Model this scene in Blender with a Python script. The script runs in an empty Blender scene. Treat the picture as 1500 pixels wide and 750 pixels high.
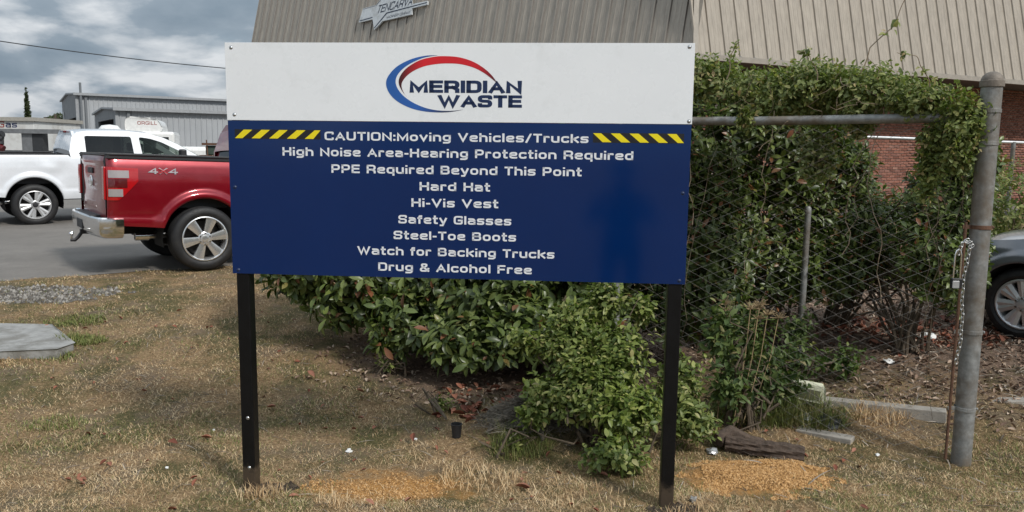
import bpy, bmesh, math, random
import numpy as np
from mathutils import Vector, Matrix
from mathutils.geometry import tessellate_polygon
random.seed(7); rng = np.random.default_rng(11)
R = math.radians
S = bpy.context.scene
C = S.collection

# ------------------------------------------------------------------ camera
F_PX, PITCH, ROLL, EYE = 1182.07, .1295, .0121, 1.9163
cam = bpy.data.objects.new('camera', bpy.data.cameras.new('camera')); C.objects.link(cam)
cam.data.sensor_width = 36; cam.data.lens = 36 * F_PX / 1500; cam.data.clip_end = 3000; cam.data.clip_start = .05
_up = Vector((0, math.sin(PITCH), math.cos(PITCH))); _fw = Vector((0, math.cos(PITCH), -math.sin(PITCH))); _rt = Vector((1, 0, 0))
cr, sr = math.cos(ROLL), math.sin(ROLL)
rt = _rt * cr + _up * sr; up = _up * cr - _rt * sr
m = Matrix((rt, up, -_fw)).transposed().to_4x4(); m.translation = (0, 0, EYE)
cam.matrix_world = m
S.camera = cam

# ------------------------------------------------------------------ world, sun, exposure
SUN_EL, SUN_DIR = R(42), Vector((.70, -.714))            # towards the sun: behind the camera, to the right
w = bpy.data.worlds.new('World'); S.world = w; w.use_nodes = True
nt = w.node_tree; N = nt.nodes; L = nt.links; N.clear()
out = N.new('ShaderNodeOutputWorld'); bg = N.new('ShaderNodeBackground'); bg.inputs[1].default_value = .1
sky = N.new('ShaderNodeTexSky'); sky.sky_type = 'NISHITA'; sky.sun_disc = False
sky.sun_elevation = SUN_EL; sky.sun_rotation = math.atan2(SUN_DIR.x, SUN_DIR.y); sky.dust_density = 2
tc = N.new('ShaderNodeTexCoord'); sep = N.new('ShaderNodeSeparateXYZ'); L.new(tc.outputs['Generated'], sep.inputs[0])
def wm(op, a, b=None, c=None):
    n = N.new('ShaderNodeMath'); n.operation = op
    for i, v in enumerate((a, b, c)):
        if v is None: continue
        if isinstance(v, (int, float)): n.inputs[i].default_value = v
        else: L.new(v, n.inputs[i])
    return n.outputs[0]
zz = wm('ADD', wm('MAXIMUM', sep.outputs[2], 0), .30)
cmb = N.new('ShaderNodeCombineXYZ'); L.new(wm('DIVIDE', sep.outputs[0], zz), cmb.inputs[0]); L.new(wm('DIVIDE', sep.outputs[1], zz), cmb.inputs[1])
n1 = N.new('ShaderNodeTexNoise'); n1.inputs['Scale'].default_value = 2.6; n1.inputs['Detail'].default_value = 9; n1.inputs['Roughness'].default_value = .52; n1.inputs['Distortion'].default_value = .15
L.new(cmb.outputs[0], n1.inputs['Vector'])
r1 = N.new('ShaderNodeValToRGB'); e = r1.color_ramp.elements
e[0].position = .38; e[0].color = (2.3, 2.95, 3.6, 1); e[1].position = .605; e[1].color = (7.2, 7.5, 7.8, 1)
e2 = e.new(.475); e2.color = (2.9, 3.55, 4.2, 1)
L.new(n1.outputs[0], r1.inputs[0])
n2 = N.new('ShaderNodeTexNoise'); n2.inputs['Scale'].default_value = .9; n2.inputs['Detail'].default_value = 5
vm = N.new('ShaderNodeVectorMath'); vm.operation = 'ADD'; vm.inputs[1].default_value = (7, 3, 0); L.new(cmb.outputs[0], vm.inputs[0]); L.new(vm.outputs[0], n2.inputs['Vector'])
r2 = N.new('ShaderNodeValToRGB'); r2.color_ramp.elements[0].position = .60; r2.color_ramp.elements[0].color = (1, 1, 1, 1); r2.color_ramp.elements[1].position = .75; r2.color_ramp.elements[1].color = (.35, .35, .35, 1)
L.new(n2.outputs[0], r2.inputs[0])
mx = N.new('ShaderNodeMix'); mx.data_type = 'RGBA'; L.new(r2.outputs[0], mx.inputs[0]); L.new(sky.outputs[0], mx.inputs[6]); L.new(r1.outputs[0], mx.inputs[7])
gain = wm('ADD', wm('MULTIPLY', wm('MAXIMUM', sep.outputs[2], 0), 1.05), .70)      # an overcast sky is brighter overhead than at the horizon
vg = N.new('ShaderNodeVectorMath'); vg.operation = 'SCALE'; L.new(mx.outputs[2], vg.inputs[0]); L.new(gain, vg.inputs['Scale'])
L.new(vg.outputs[0], bg.inputs[0]); L.new(bg.outputs[0], out.inputs[0])
sd = bpy.data.lights.new('sun', 'SUN'); sd.energy = 2.3; sd.angle = R(8); sd.color = (1, .965, .91)
so = bpy.data.objects.new('sun', sd); C.objects.link(so)
v = Vector((SUN_DIR.x * math.cos(SUN_EL), SUN_DIR.y * math.cos(SUN_EL), math.sin(SUN_EL)))
so.rotation_euler = v.to_track_quat('Z', 'Y').to_euler(); so.location = (5, -5, 10)
S.view_settings.view_transform = 'Standard'; S.view_settings.look = 'None'; S.view_settings.exposure = .32; S.view_settings.gamma = 1

# ------------------------------------------------------------------ materials
def _nodes(name):
    m = bpy.data.materials.new(name); m.use_nodes = True
    nt = m.node_tree; b = nt.nodes['Principled BSDF']
    return m, nt, b
def noise(nt, scale, detail=4, rough=.6, vec=None, dist=0):
    n = nt.nodes.new('ShaderNodeTexNoise'); n.inputs['Scale'].default_value = scale; n.inputs['Detail'].default_value = detail
    n.inputs['Roughness'].default_value = rough; n.inputs['Distortion'].default_value = dist
    if vec is not None: nt.links.new(vec, n.inputs['Vector'])
    return n.outputs[0]
def ramp(nt, fac, stops):
    r = nt.nodes.new('ShaderNodeValToRGB'); e = r.color_ramp.elements
    while len(e) < len(stops): e.new(.5)
    for i, (p, c) in enumerate(stops):
        e[i].position = p; e[i].color = tuple(c) + (1,) if not isinstance(c, (int, float)) else (c, c, c, 1)
    nt.links.new(fac, r.inputs[0]); return r.outputs[0]
def mixc(nt, fac, a, b, mode='MIX'):
    x = nt.nodes.new('ShaderNodeMix'); x.data_type = 'RGBA'; x.blend_type = mode
    for i, v in ((0, fac), (6, a), (7, b)):
        if isinstance(v, (int, float)): x.inputs[i].default_value = v
        elif isinstance(v, tuple): x.inputs[i].default_value = v + (1,)
        else: nt.links.new(v, x.inputs[i])
    return x.outputs[2]
def math_(nt, op, a, b=None, clamp=False):
    n = nt.nodes.new('ShaderNodeMath'); n.operation = op; n.use_clamp = clamp
    for i, v in enumerate((a, b)):
        if v is None: continue
        if isinstance(v, (int, float)): n.inputs[i].default_value = v
        else: nt.links.new(v, n.inputs[i])
    return n.outputs[0]
def bump(nt, b, h, strength=.3, dist=.01):
    n = nt.nodes.new('ShaderNodeBump'); n.inputs['Strength'].default_value = strength; n.inputs['Distance'].default_value = dist
    nt.links.new(h, n.inputs['Height']); nt.links.new(n.outputs[0], b.inputs['Normal'])
def objc(nt):
    return nt.nodes.new('ShaderNodeTexCoord').outputs['Object']
def geo(nt): return nt.nodes.new('ShaderNodeNewGeometry')
_mats = {}
def M(name, col, rough=.6, metal=0, var=.12, scale=8, bmp=0, bscale=60, coat=0, spec=.5, alpha=None, dirt=None):
    if name in _mats: return _mats[name]
    m, nt, b = _nodes(name); _mats[name] = m
    v = objc(nt); n = noise(nt, scale, 5, .65, v)
    c = ramp(nt, n, [(.3, tuple(x * (1 - var) for x in col)), (.7, tuple(min(1, x * (1 + var)) for x in col))])
    if dirt:
        d = ramp(nt, noise(nt, dirt[1], 6, .7, v), [(dirt[2], 0.), (dirt[2] + .15, 1.)])
        c = mixc(nt, math_(nt, 'MULTIPLY', d, dirt[3] if len(dirt) > 3 else .6), c, tuple(dirt[0]))
    nt.links.new(c, b.inputs['Base Color'])
    r = ramp(nt, noise(nt, scale * 3, 4, .6, v), [(.3, max(0., rough * .85)), (.7, min(1., rough * 1.15))]); nt.links.new(r, b.inputs['Roughness'])
    b.inputs['Metallic'].default_value = metal; b.inputs['Coat Weight'].default_value = coat; b.inputs['Coat Roughness'].default_value = .06
    b.inputs['Specular IOR Level'].default_value = spec
    if bmp: bump(nt, b, noise(nt, bscale, 5, .6, v), bmp)
    return m
def rnd(nt):
    """one random number per mesh island and per object"""
    g = geo(nt); o = nt.nodes.new('ShaderNodeObjectInfo')
    return math_(nt, 'FRACT', math_(nt, 'ADD', g.outputs['Random Per Island'], math_(nt, 'MULTIPLY', o.outputs['Random'], 7.31)))
def leafmat(name, stops, rough=.42, trans=.25, spec=.35):
    if name in _mats: return _mats[name]
    m, nt, b = _nodes(name); _mats[name] = m
    c = ramp(nt, rnd(nt), stops)
    p = geo(nt).outputs['Position']
    c = mixc(nt, ramp(nt, noise(nt, 2.2, 3, .5, p), [(.35, 0.), (.7, .55)]), c, (.8, .95, .35), 'MULTIPLY')
    nt.links.new(c, b.inputs['Base Color']); b.inputs['Roughness'].default_value = rough; b.inputs['Specular IOR Level'].default_value = spec
    t = nt.nodes.new('ShaderNodeBsdfTranslucent'); nt.links.new(mixc(nt, 1., c, (1., 1.3, .5), 'MULTIPLY'), t.inputs[0])
    s = nt.nodes.new('ShaderNodeMixShader'); s.inputs[0].default_value = trans
    nt.links.new(b.outputs[0], s.inputs[1]); nt.links.new(t.outputs[0], s.inputs[2])
    nt.links.new(s.outputs[0], nt.nodes['Material Output'].inputs[0])
    return m
def rndmat(name, stops, rough=.85, bmp=.2, bscale=80, spec=.3):
    if name in _mats: return _mats[name]
    m, nt, b = _nodes(name); _mats[name] = m
    c = ramp(nt, rnd(nt), stops)
    p = geo(nt).outputs['Position']
    c = mixc(nt, .5, c, ramp(nt, noise(nt, bscale * .4, 4, .6, p), [(.3, .45), (.7, 1.)]), 'MULTIPLY')
    nt.links.new(c, b.inputs['Base Color']); b.inputs['Roughness'].default_value = rough; b.inputs['Specular IOR Level'].default_value = spec
    if bmp: bump(nt, b, noise(nt, bscale, 4, .6, p), bmp, .004)
    return m
def glassmat(name, tint, opac):
    m, nt, b = _nodes(name); _mats[name] = m
    b.inputs['Base Color'].default_value = tint + (1,); b.inputs['Roughness'].default_value = .03
    t = nt.nodes.new('ShaderNodeBsdfTransparent'); t.inputs[0].default_value = (.75, .85, .8, 1)
    s = nt.nodes.new('ShaderNodeMixShader'); s.inputs[0].default_value = opac
    nt.links.new(t.outputs[0], s.inputs[1]); nt.links.new(b.outputs[0], s.inputs[2]); nt.links.new(s.outputs[0], nt.nodes['Material Output'].inputs[0])
    return m

# ------------------------------------------------------------------ objects
def tag(o, label=None, cat=None, group=None, kind=None):
    if label: o['label'] = label
    if cat: o['category'] = cat
    if group: o['group'] = group
    if kind: o['kind'] = kind
    return o
def thing(name, label, cat, loc=(0, 0, 0), mat=None, group=None):
    o = bpy.data.objects.new(name, None); C.objects.link(o); o.empty_display_size = .1
    if mat is not None: o.matrix_world = mat
    else: o.location = loc
    return tag(o, label, cat, group)
def link(name, me, mats=None, parent=None, kind=None, smooth=False, mw=None):
    o = bpy.data.objects.new(name, me); C.objects.link(o)
    if mats is not None and not me.materials:
        for x in (mats if isinstance(mats, (list, tuple)) else [mats]): me.materials.append(x)
    if parent: o.parent = parent
    if mw is not None: o.matrix_local = mw
    if kind: o['kind'] = kind
    if smooth and me.polygons: me.polygons.foreach_set('use_smooth', [True] * len(me.polygons))
    return o
class MB:
    def __init__(s): s.v = []; s.f = []; s.mi = []
    def add(s, vs, fs, mi=0):
        k = len(s.v); s.v += [tuple(p) for p in vs]; s.f += [tuple(i + k for i in f) for f in fs]; s.mi += [mi] * len(fs); return s
    def box(s, x0, x1, y0, y1, z0, z1, mi=0, mat=None, bev=0):
        vs = [(x, y, z) for x in (x0, x1) for y in (y0, y1) for z in (z0, z1)]
        if mat is not None: vs = [mat @ Vector(p) for p in vs]
        return s.add(vs, [(0, 1, 3, 2), (4, 6, 7, 5), (0, 4, 5, 1), (2, 3, 7, 6), (0, 2, 6, 4), (1, 5, 7, 3)], mi)
    def tube(s, pts, r, n=8, mi=0, cap=True, closed=False):
        pts = [Vector(p) for p in pts]; m = len(pts); rs = r if isinstance(r, (list, tuple)) else [r] * m
        rings = []; prev = None
        for i, p in enumerate(pts):
            if closed: t = (pts[(i + 1) % m] - pts[i - 1])
            else: t = pts[min(i + 1, m - 1)] - pts[max(i - 1, 0)]
            t.normalize()
            if prev is None: a = t.orthogonal().normalized()
            else:
                a = prev - t * prev.dot(t)
                a = a.normalized() if a.length > 1e-5 else t.orthogonal().normalized()
            prev = a; b = t.cross(a)
            rings.append([p + (a * math.cos(2 * math.pi * k / n) + b * math.sin(2 * math.pi * k / n)) * rs[i] for k in range(n)])
        vs = [q for r_ in rings for q in r_]; fs = []
        for i in range(m if closed else m - 1):
            for k in range(n):
                j = (i + 1) % m
                fs.append((i * n + k, i * n + (k + 1) % n, j * n + (k + 1) % n, j * n + k))
        if cap and not closed: fs += [tuple(range(n))[::-1], tuple((m - 1) * n + k for k in range(n))]
        return s.add(vs, fs, mi)
    def lathe(s, prof, n=32, mat=None, mi=0):
        """profile of (radius, height) turned about local z"""
        vs = [(r * math.cos(2 * math.pi * k / n), r * math.sin(2 * math.pi * k / n), z) for r, z in prof for k in range(n)]
        if mat is not None: vs = [mat @ Vector(p) for p in vs]
        fs = [(i * n + k, i * n + (k + 1) % n, (i + 1) * n + (k + 1) % n, (i + 1) * n + k) for i in range(len(prof) - 1) for k in range(n)]
        return s.add(vs, fs, mi)
    def prism(s, poly, f, t0, t1, mi=0):
        """2d polygon mapped by f(u, v, w), solid between w = t0 and t1"""
        n = len(poly); vs = [f(u, v, t0) for u, v in poly] + [f(u, v, t1) for u, v in poly]
        tr = tessellate_polygon([[Vector((u, v, 0)) for u, v in poly]])
        fs = [tuple(t) for t in tr] + [tuple(i + n for i in t[::-1]) for t in tr] + [(i, (i + 1) % n, n + (i + 1) % n, n + i) for i in range(n)]
        return s.add(vs, fs, mi)
    def sheet(s, loops, f, mi=0):
        """flat region with holes, loops of (u, v)"""
        tr = tessellate_polygon([[Vector((u, v, 0)) for u, v in lp] for lp in loops]); pts = [p for lp in loops for p in lp]
        return s.add([f(u, v) for u, v in pts], [tuple(t) for t in tr], mi)
    def holes(s, loops, f, t, mi=0):
        """flat region with holes and a thickness t (f takes u, v, w)"""
        s.sheet(loops, lambda u, v: f(u, v, 0), mi); s.sheet(loops, lambda u, v: f(u, v, t), mi)
        for lp in loops:
            n = len(lp); s.add([f(u, v, 0) for u, v in lp] + [f(u, v, t) for u, v in lp], [(i, (i + 1) % n, n + (i + 1) % n, n + i) for i in range(n)], mi)
        return s
    def grid(s, fn, us, vs_, mi=0, skip=None):
        nu, nv = len(us), len(vs_); P = [fn(u, v) for u in us for v in vs_]
        fs = [(i * nv + j, (i + 1) * nv + j, (i + 1) * nv + j + 1, i * nv + j + 1) for i in range(nu - 1) for j in range(nv - 1) if not (skip and skip(i, j))]
        return s.add(P, fs, mi)
    def mesh(s, name, recalc=True, bevel=0, weld=False):
        me = bpy.data.meshes.new(name); me.from_pydata(s.v, [], s.f)
        me.polygons.foreach_set('material_index', s.mi)
        if recalc or bevel or weld:
            bm = bmesh.new(); bm.from_mesh(me)
            if weld: bmesh.ops.remove_doubles(bm, verts=bm.verts, dist=1e-5)
            if bevel: bmesh.ops.bevel(bm, geom=[e for e in bm.edges if len(e.link_faces) == 2 and e.calc_face_angle(0) > .5], offset=bevel, segments=2, affect='EDGES', profile=.5)
            if recalc: bmesh.ops.recalc_face_normals(bm, faces=bm.faces)
            bm.to_mesh(me); bm.free()
        return me
    def build(s, name, mats, parent=None, kind=None, smooth=False, bevel=0, mw=None, weld=False):
        o = link(name, s.mesh(name, True, bevel, weld), mats, parent, kind, False, mw)
        if smooth:
            me = o.data; me.polygons.foreach_set('use_smooth', [True] * len(me.polygons))
            try: me.set_sharp_from_angle(angle=R(38))
            except Exception: pass
        return o
def npmesh(name, verts, faces):
    """fast mesh from numpy arrays; faces is (n, k)"""
    me = bpy.data.meshes.new(name); nv, (nf, k) = len(verts), faces.shape
    me.vertices.add(nv); me.vertices.foreach_set('co', np.ascontiguousarray(verts, dtype=np.float32).ravel())
    me.loops.add(nf * k); me.loops.foreach_set('vertex_index', np.ascontiguousarray(faces, dtype=np.int32).ravel())
    me.polygons.add(nf); me.polygons.foreach_set('loop_start', np.arange(0, nf * k, k, dtype=np.int32))
    me.update(calc_edges=True); return me
def hash2(x, y): return np.modf(np.abs(np.sin(x * 127.1 + y * 311.7) * 43758.5453))[0]
def vnoise(x, y):
    xi, yi = np.floor(x), np.floor(y); u, v = x - xi, y - yi; u = u * u * (3 - 2 * u); v = v * v * (3 - 2 * v)
    return (hash2(xi, yi) * (1 - u) + hash2(xi + 1, yi) * u) * (1 - v) + (hash2(xi, yi + 1) * (1 - u) + hash2(xi + 1, yi + 1) * u) * v
def sm(a, b, x): t = np.clip((x - a) / (b - a), 0, 1); return t * t * (3 - 2 * t)
def gz(x, y):
    """height of the ground"""
    x = np.asarray(x, float); y = np.asarray(y, float)
    y1 = 9.3 - 2.4 * sm(1.5, 3.5, x); h = .335 * sm(4.4, y1, y)
    near = 1 - sm(8.5, 11, y)
    h = h + near * ((vnoise(x * 2.1, y * 2.1) - .5) * .035 + (vnoise(x * 7, y * 7) - .5) * .014)
    h = h + .065 * np.exp(-(((x - 1.5) / .36) ** 2 + ((y - 4.62) / .22) ** 2) ** 2)              # sand pile
    h = h + .13 * np.exp(-(((x - .12) / .34) ** 2 + ((y - 5.2) / .22) ** 2))                     # mound round the old stump
    h = h - .03 * np.exp(-(((x + 1.42) / .12) ** 2 + ((y - 4.38) / .1) ** 2))
    h = h + np.clip(y - 12, 0, 8) * .012
    ws = np.exp(-(((x + 5.0) / 1.35) ** 2 + ((y - 6.97) / .72) ** 2) ** 2); h = h * (1 - ws) + .208 * ws     # level bed of the slab
    return h
def g1(x, y): return float(gz(x, y))
E0 = Vector((-6.0, 9.36)); ED = Vector((.846, .533)); EN = Vector((-.533, .846))              # edge of the asphalt
def lot_t(x, y): return (x - E0.x) * EN.x + (y - E0.y) * EN.y

# ------------------------------------------------------------------ the ground
def ground_material():
    m, nt, b = _nodes('ground_soil'); p = geo(nt).outputs['Position']
    straw = ramp(nt, noise(nt, 55, 6, .7, p), [(.3, (.10, .062, .032)), (.5, (.26, .172, .092)), (.7, (.46, .33, .19))])
    green = ramp(nt, noise(nt, 40, 5, .7, p), [(.3, (.045, .045, .018)), (.7, (.13, .12, .05))])
    soil = ramp(nt, noise(nt, 90, 6, .7, p), [(.3, (.09, .065, .045)), (.7, (.25, .19, .13))])
    sand = ramp(nt, noise(nt, 60, 6, .7, p), [(.3, (.30, .145, .045)), (.7, (.60, .315, .105))])
    litter = ramp(nt, noise(nt, 70, 6, .8, p), [(.3, (.07, .046, .033)), (.55, (.21, .145, .105)), (.7, (.44, .34, .27))])
    gravel = ramp(nt, noise(nt, 80, 6, .8, p), [(.35, (.07, .06, .045)), (.65, (.22, .19, .15))])
    c = mixc(nt, ramp(nt, noise(nt, 1.6, 7, .7, p), [(.44, 0.), (.58, .9)]), straw, green)
    c = mixc(nt, ramp(nt, noise(nt, 2.3, 7, .75, p), [(.49, 0.), (.62, .75)]), c, soil)
    def spot(cx, cy, rx, ry, soft=.35, nz=.5):
        mp = nt.nodes.new('ShaderNodeMapping'); mp.inputs['Location'].default_value = (-cx / rx, -cy / ry, 0); mp.inputs['Scale'].default_value = (1 / rx, 1 / ry, 0)
        nt.links.new(p, mp.inputs['Vector']); ln = nt.nodes.new('ShaderNodeVectorMath'); ln.operation = 'LENGTH'; nt.links.new(mp.outputs[0], ln.inputs[0])
        d = math_(nt, 'ADD', ln.outputs['Value'], math_(nt, 'MULTIPLY', math_(nt, 'SUBTRACT', noise(nt, 5, 6, .7, p), .5), nz * 2))
        return ramp(nt, d, [(max(0., .75 - soft), 1.), (min(1., .75 + soft * .6), 0.)])
    c = mixc(nt, spot(4.6, 8.0, 4.0, 3.1, .15), c, litter)
    c = mixc(nt, spot(.2, 6.9, 2.2, 1.5, .15), c, litter)
    c = mixc(nt, spot(-5.2, 8.6, 1.0, .45, .3, 1.2), c, gravel)
    c = mixc(nt, spot(-.7, 4.42, .62, .24, .4, 1.2), c, sand)
    c = mixc(nt, spot(1.48, 4.58, .5, .30, .3, 1.1), c, sand)
    nt.links.new(c, b.inputs['Base Color']); b.inputs['Roughness'].default_value = .95; b.inputs['Specular IOR Level'].default_value = .15
    bump(nt, b, noise(nt, 70, 8, .75, p), .9, .02)
    return m
xs = np.unique(np.concatenate([-np.geomspace(7, 900, 14), np.arange(-7, 8.01, .07), np.geomspace(8.3, 900, 14)]))
ys = np.unique(np.concatenate([-np.geomspace(1, 900, 12), np.arange(0, 13, .07), np.arange(13, 22, 1.), np.geomspace(23, 1500, 16)]))
X, Y = np.meshgrid(xs, ys, indexing='ij'); Zg = gz(X, Y)
lt = (X - E0.x) * EN.x + (Y - E0.y) * EN.y
Zg = Zg - .05 * sm(.0, .3, lt)
nx, ny = len(xs), len(ys); idx = np.arange(nx * ny).reshape(nx, ny)
fc = np.stack([idx[:-1, :-1], idx[1:, :-1], idx[1:, 1:], idx[:-1, 1:]], -1).reshape(-1, 4)
me = npmesh('ground', np.stack([X, Y, Zg], -1).reshape(-1, 3), fc)
o = link('ground', me, ground_material(), kind='structure', smooth=True)

def asphalt_material():
    m, nt, b = _nodes('asphalt'); p = geo(nt).outputs['Position']
    c = ramp(nt, noise(nt, 240, 4, .8, p), [(.3, (.105, .096, .086)), (.5, (.19, .174, .157)), (.7, (.31, .285, .257))])
    c = mixc(nt, ramp(nt, noise(nt, .7, 6, .7, p, .6), [(.4, 0.), (.65, .6)]), c, (.125, .115, .103))
    c = mixc(nt, ramp(nt, noise(nt, 2.7, 6, .7, p), [(.56, 0.), (.72, .5)]), c, (.26, .24, .21))
    nt.links.new(c, b.inputs['Base Color']); b.inputs['Roughness'].default_value = .85; b.inputs['Specular IOR Level'].default_value = .3
    bump(nt, b, noise(nt, 260, 4, .7, p), .5, .006); return m
ss = np.concatenate([np.linspace(-40, -3, 20), np.arange(-2.9, 9, .05), np.linspace(9.2, 60, 30)])
tt = np.concatenate([[0, .06, .15, .3, .6], np.geomspace(1, 260, 40)])
Sg, Tg = np.meshgrid(ss, tt, indexing='ij')
wob = (vnoise(Sg * 3.1, Sg * 0 + 2) - .5) * .16 + (vnoise(Sg * 11, Sg * 0 + 5) - .5) * .06
Tg2 = Tg + wob * (Tg < .5)
Xa = E0.x + ED.x * Sg + EN.x * Tg2; Ya = E0.y + ED.y * Sg + EN.y * Tg2
Za = .335 + np.clip(Ya - 12, 0, 8) * .012 + .006 * (Tg > .01)
n0, n1_ = Xa.shape; idx = np.arange(n0 * n1_).reshape(n0, n1_)
fc = np.stack([idx[:-1, :-1], idx[1:, :-1], idx[1:, 1:], idx[:-1, 1:]], -1).reshape(-1, 4)
me = npmesh('parking_lot', np.stack([Xa, Ya, Za], -1).reshape(-1, 3), fc)
link('parking_lot', me, asphalt_material(), kind='structure', smooth=True)
# ------------------------------------------------------------------ lettering: square wide letters drawn as strokes (box 1 high)
G = {  # width, polylines ('!' = sharp corners); x runs 0..1 over the width, y in cap heights
 'A': (1.22, ['!0,0 .5,1 1,0', '.22,.3 .78,.3']), 'B': (1.15, ['0,0 0,1', '0,1 .95,1 .95,.53 0,.53', '0,.53 1,.53 1,0 0,0']),
 'C': (1.15, ['1,.74 1,1 0,1 0,0 1,0 1,.26']), 'D': (1.15, ['0,0 0,1', '0,1 1,1 1,0 0,0']), 'E': (1.05, ['0,0 0,1', '0,1 1,1', '0,.52 .92,.52', '0,0 1,0']),
 'F': (1.0, ['0,0 0,1', '0,1 1,1', '0,.48 .9,.48']), 'G': (1.18, ['1,.80 1,1 0,1 0,0 1,0 1,.47', '1,.47 .58,.47']), 'H': (1.15, ['0,0 0,1', '1,0 1,1', '0,.52 1,.52']),
 'I': (.24, ['0,0 0,1']), 'L': (.95, ['0,0 0,1', '0,0 1,0']), 'M': (1.4, ['!0,0 0,1 .5,.1 1,1 1,0']), 'N': (1.18, ['!0,0 0,1 1,0 1,1']), 'O': (1.2, ['c0,0 0,1 1,1 1,0']),
 'P': (1.1, ['0,0 0,1', '0,1 1,1 1,.4 0,.4']), 'R': (1.15, ['0,0 0,1', '0,1 1,1 1,.42 0,.42', '!.6,.42 1,.2 1,0']), 'S': (1.12, ['1,.72 1,1 0,1 0,.53 1,.5 1,0 0,0 0,.28']),
 'T': (1.05, ['0,1 1,1', '.5,0 .5,1']), 'U': (1.15, ['0,1 0,0 1,0 1,1']), 'V': (1.2, ['!0,1 .5,0 1,1']), 'W': (1.7, ['!0,1 .27,0 .5,.95 .73,0 1,1']), 'Y': (1.1, ['!0,1 .5,.42 1,1', '.5,.42 .5,0']),
 'X': (1.1, ['!0,1 1,0', '!0,0 1,1']), '4': (1.15, ['!.78,0 .78,1 0,.28 1,.28']),
 'a': (1.0, ['.08,.70 1,.70 1,0', '1,.41 0,.41 0,0 1,0']), 'b': (1.0, ['0,1 0,0', '0,.70 1,.70 1,0 0,0']), 'c': (.95, ['1,.54 1,.70 0,.70 0,0 1,0 1,.2']),
 'd': (1.0, ['1,1 1,0', '1,.70 0,.70 0,0 1,0']), 'e': (1.0, ['0,.37 1,.37 1,.70 0,.70 0,0 1,0 1,.12']), 'f': (.62, ['.35,0 .35,1 1,1', '0,.70 1,.70']),
 'g': (1.0, ['1,.70 0,.70 0,.06 1,.06', '1,.70 1,-.24 .05,-.24']), 'h': (1.0, ['0,0 0,1', '0,.70 1,.70 1,0']), 'i': (.24, ['0,0 0,.60', '0,1.03 0,1.05']), 'k': (.98, ['0,0 0,1', '!1,.70 .1,.36', '!.35,.42 1,0']),
 'l': (.24, ['0,0 0,1']), 'n': (1.0, ['0,0 0,.70', '0,.70 1,.70 1,0']), 'o': (1.0, ['c0,0 0,.70 1,.70 1,0']), 'q': (1.0, ['1,.70 1,-.24', '1,.70 0,.70 0,0 1,0']),
 'r': (.72, ['0,0 0,.70', '0,.70 1,.70 1,.56']), 's': (.95, ['1,.58 1,.70 0,.70 0,.39 1,.36 1,0 0,0 0,.17']), 't': (.66, ['.35,1 .35,0 1,0', '0,.70 1,.70']),
 'u': (1.0, ['0,.70 0,0 1,0', '1,0 1,.70']), 'v': (1.0, ['!0,.70 .5,0 1,.70']), 'y': (1.0, ['!0,.70 .5,.02', '!1,.70 .42,-.24 .08,-.24']),
 '&': (1.2, ['1,0 .15,.72 .15,1 .75,1 .75,.7 0,.36 0,0 .8,0 1,.34']), '-': (.5, ['0,.37 1,.37']), '/': (.75, ['!0,-.05 1,1.05']), ':': (.24, ['0,.02 0,.05', '0,.62 0,.65']), ' ': (.5, [])}
KY = 1.38                                                               # uprights are heavier than the horizontals
def glyph_lines(text, t, gap):
    """lay out the strokes of one line of text: [(points, closed)], total width"""
    x = 0; res = []
    for ch in text:
        wd, pls = G[ch]; wd = max(wd, t) if pls else wd
        for pl in pls:
            closed = pl[0] == 'c'; sharp = pl[0] == '!'
            pts = [tuple(map(float, q.split(','))) for q in pl.lstrip('c!').split()]
            raw = pts; pts = [Vector((x + t / 2 + a * (wd - t), t / 2 + b * (KY - t) if b >= 0 else b * KY + t / 2)) for a, b in pts]
            if not closed and ch not in ':i':
                for e_, n_ in ((0, 1), (-1, -2)):                         # ends that stop half way get no square cap
                    if abs(raw[e_][0] - raw[n_][0]) < .01 and min(abs(raw[e_][1] - q) for q in (0, 1, .70, -.24)) > .01:
                        d_ = (pts[n_] - pts[e_]).normalized(); pts[e_] = pts[e_] + d_ * t * .45
            if not sharp: pts = rounded(pts, .32 if wd > .7 else .2, closed)
            res.append((pts, closed))
        x += wd + gap
    return res, x - gap
def rounded(pts, r, closed):
    n = len(pts); o_ = []
    for i, p in enumerate(pts):
        if not closed and i in (0, n - 1): o_.append(p); continue
        a, b = pts[i - 1], pts[(i + 1) % n]; da, db = (a - p), (b - p)
        k = min(r, da.length * .48, db.length * .48); pa, pb = p + da.normalized() * k, p + db.normalized() * k
        for t in (0, .25, .5, .75, 1): o_.append(pa * (1 - t) ** 2 + p * 2 * t * (1 - t) + pb * t * t)
    return o_
def stroke_poly(mb, pts, closed, t, f):
    n = len(pts); Lp, Rp = [], []
    for i, p in enumerate(pts):
        a = pts[i - 1] if (i or closed) else None; b = pts[(i + 1) % n] if (i < n - 1 or closed) else None
        d1 = (p - a).normalized() if a is not None else (b - p).normalized(); d2 = (b - p).normalized() if b is not None else d1
        nrm = Vector((-(d1 + d2).y, (d1 + d2).x)); nrm = nrm.normalized() if nrm.length > 1e-6 else Vector((-d1.y, d1.x))
        k = t / 2 / max(.45, nrm.dot(Vector((-d1.y, d1.x)))); q = p
        if a is None: q = p - d1 * t / 2
        if b is None: q = p + d1 * t / 2
        Lp.append(q + nrm * k); Rp.append(q - nrm * k)
    diag = any(abs(x) > .01 for x in [0])
    vs = [f(q.x, q.y) for q in Lp + Rp]; m = n if closed else n - 1
    mb.add(vs, [(i, (i + 1) % n, n + (i + 1) % n, n + i) for i in range(m)])
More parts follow.
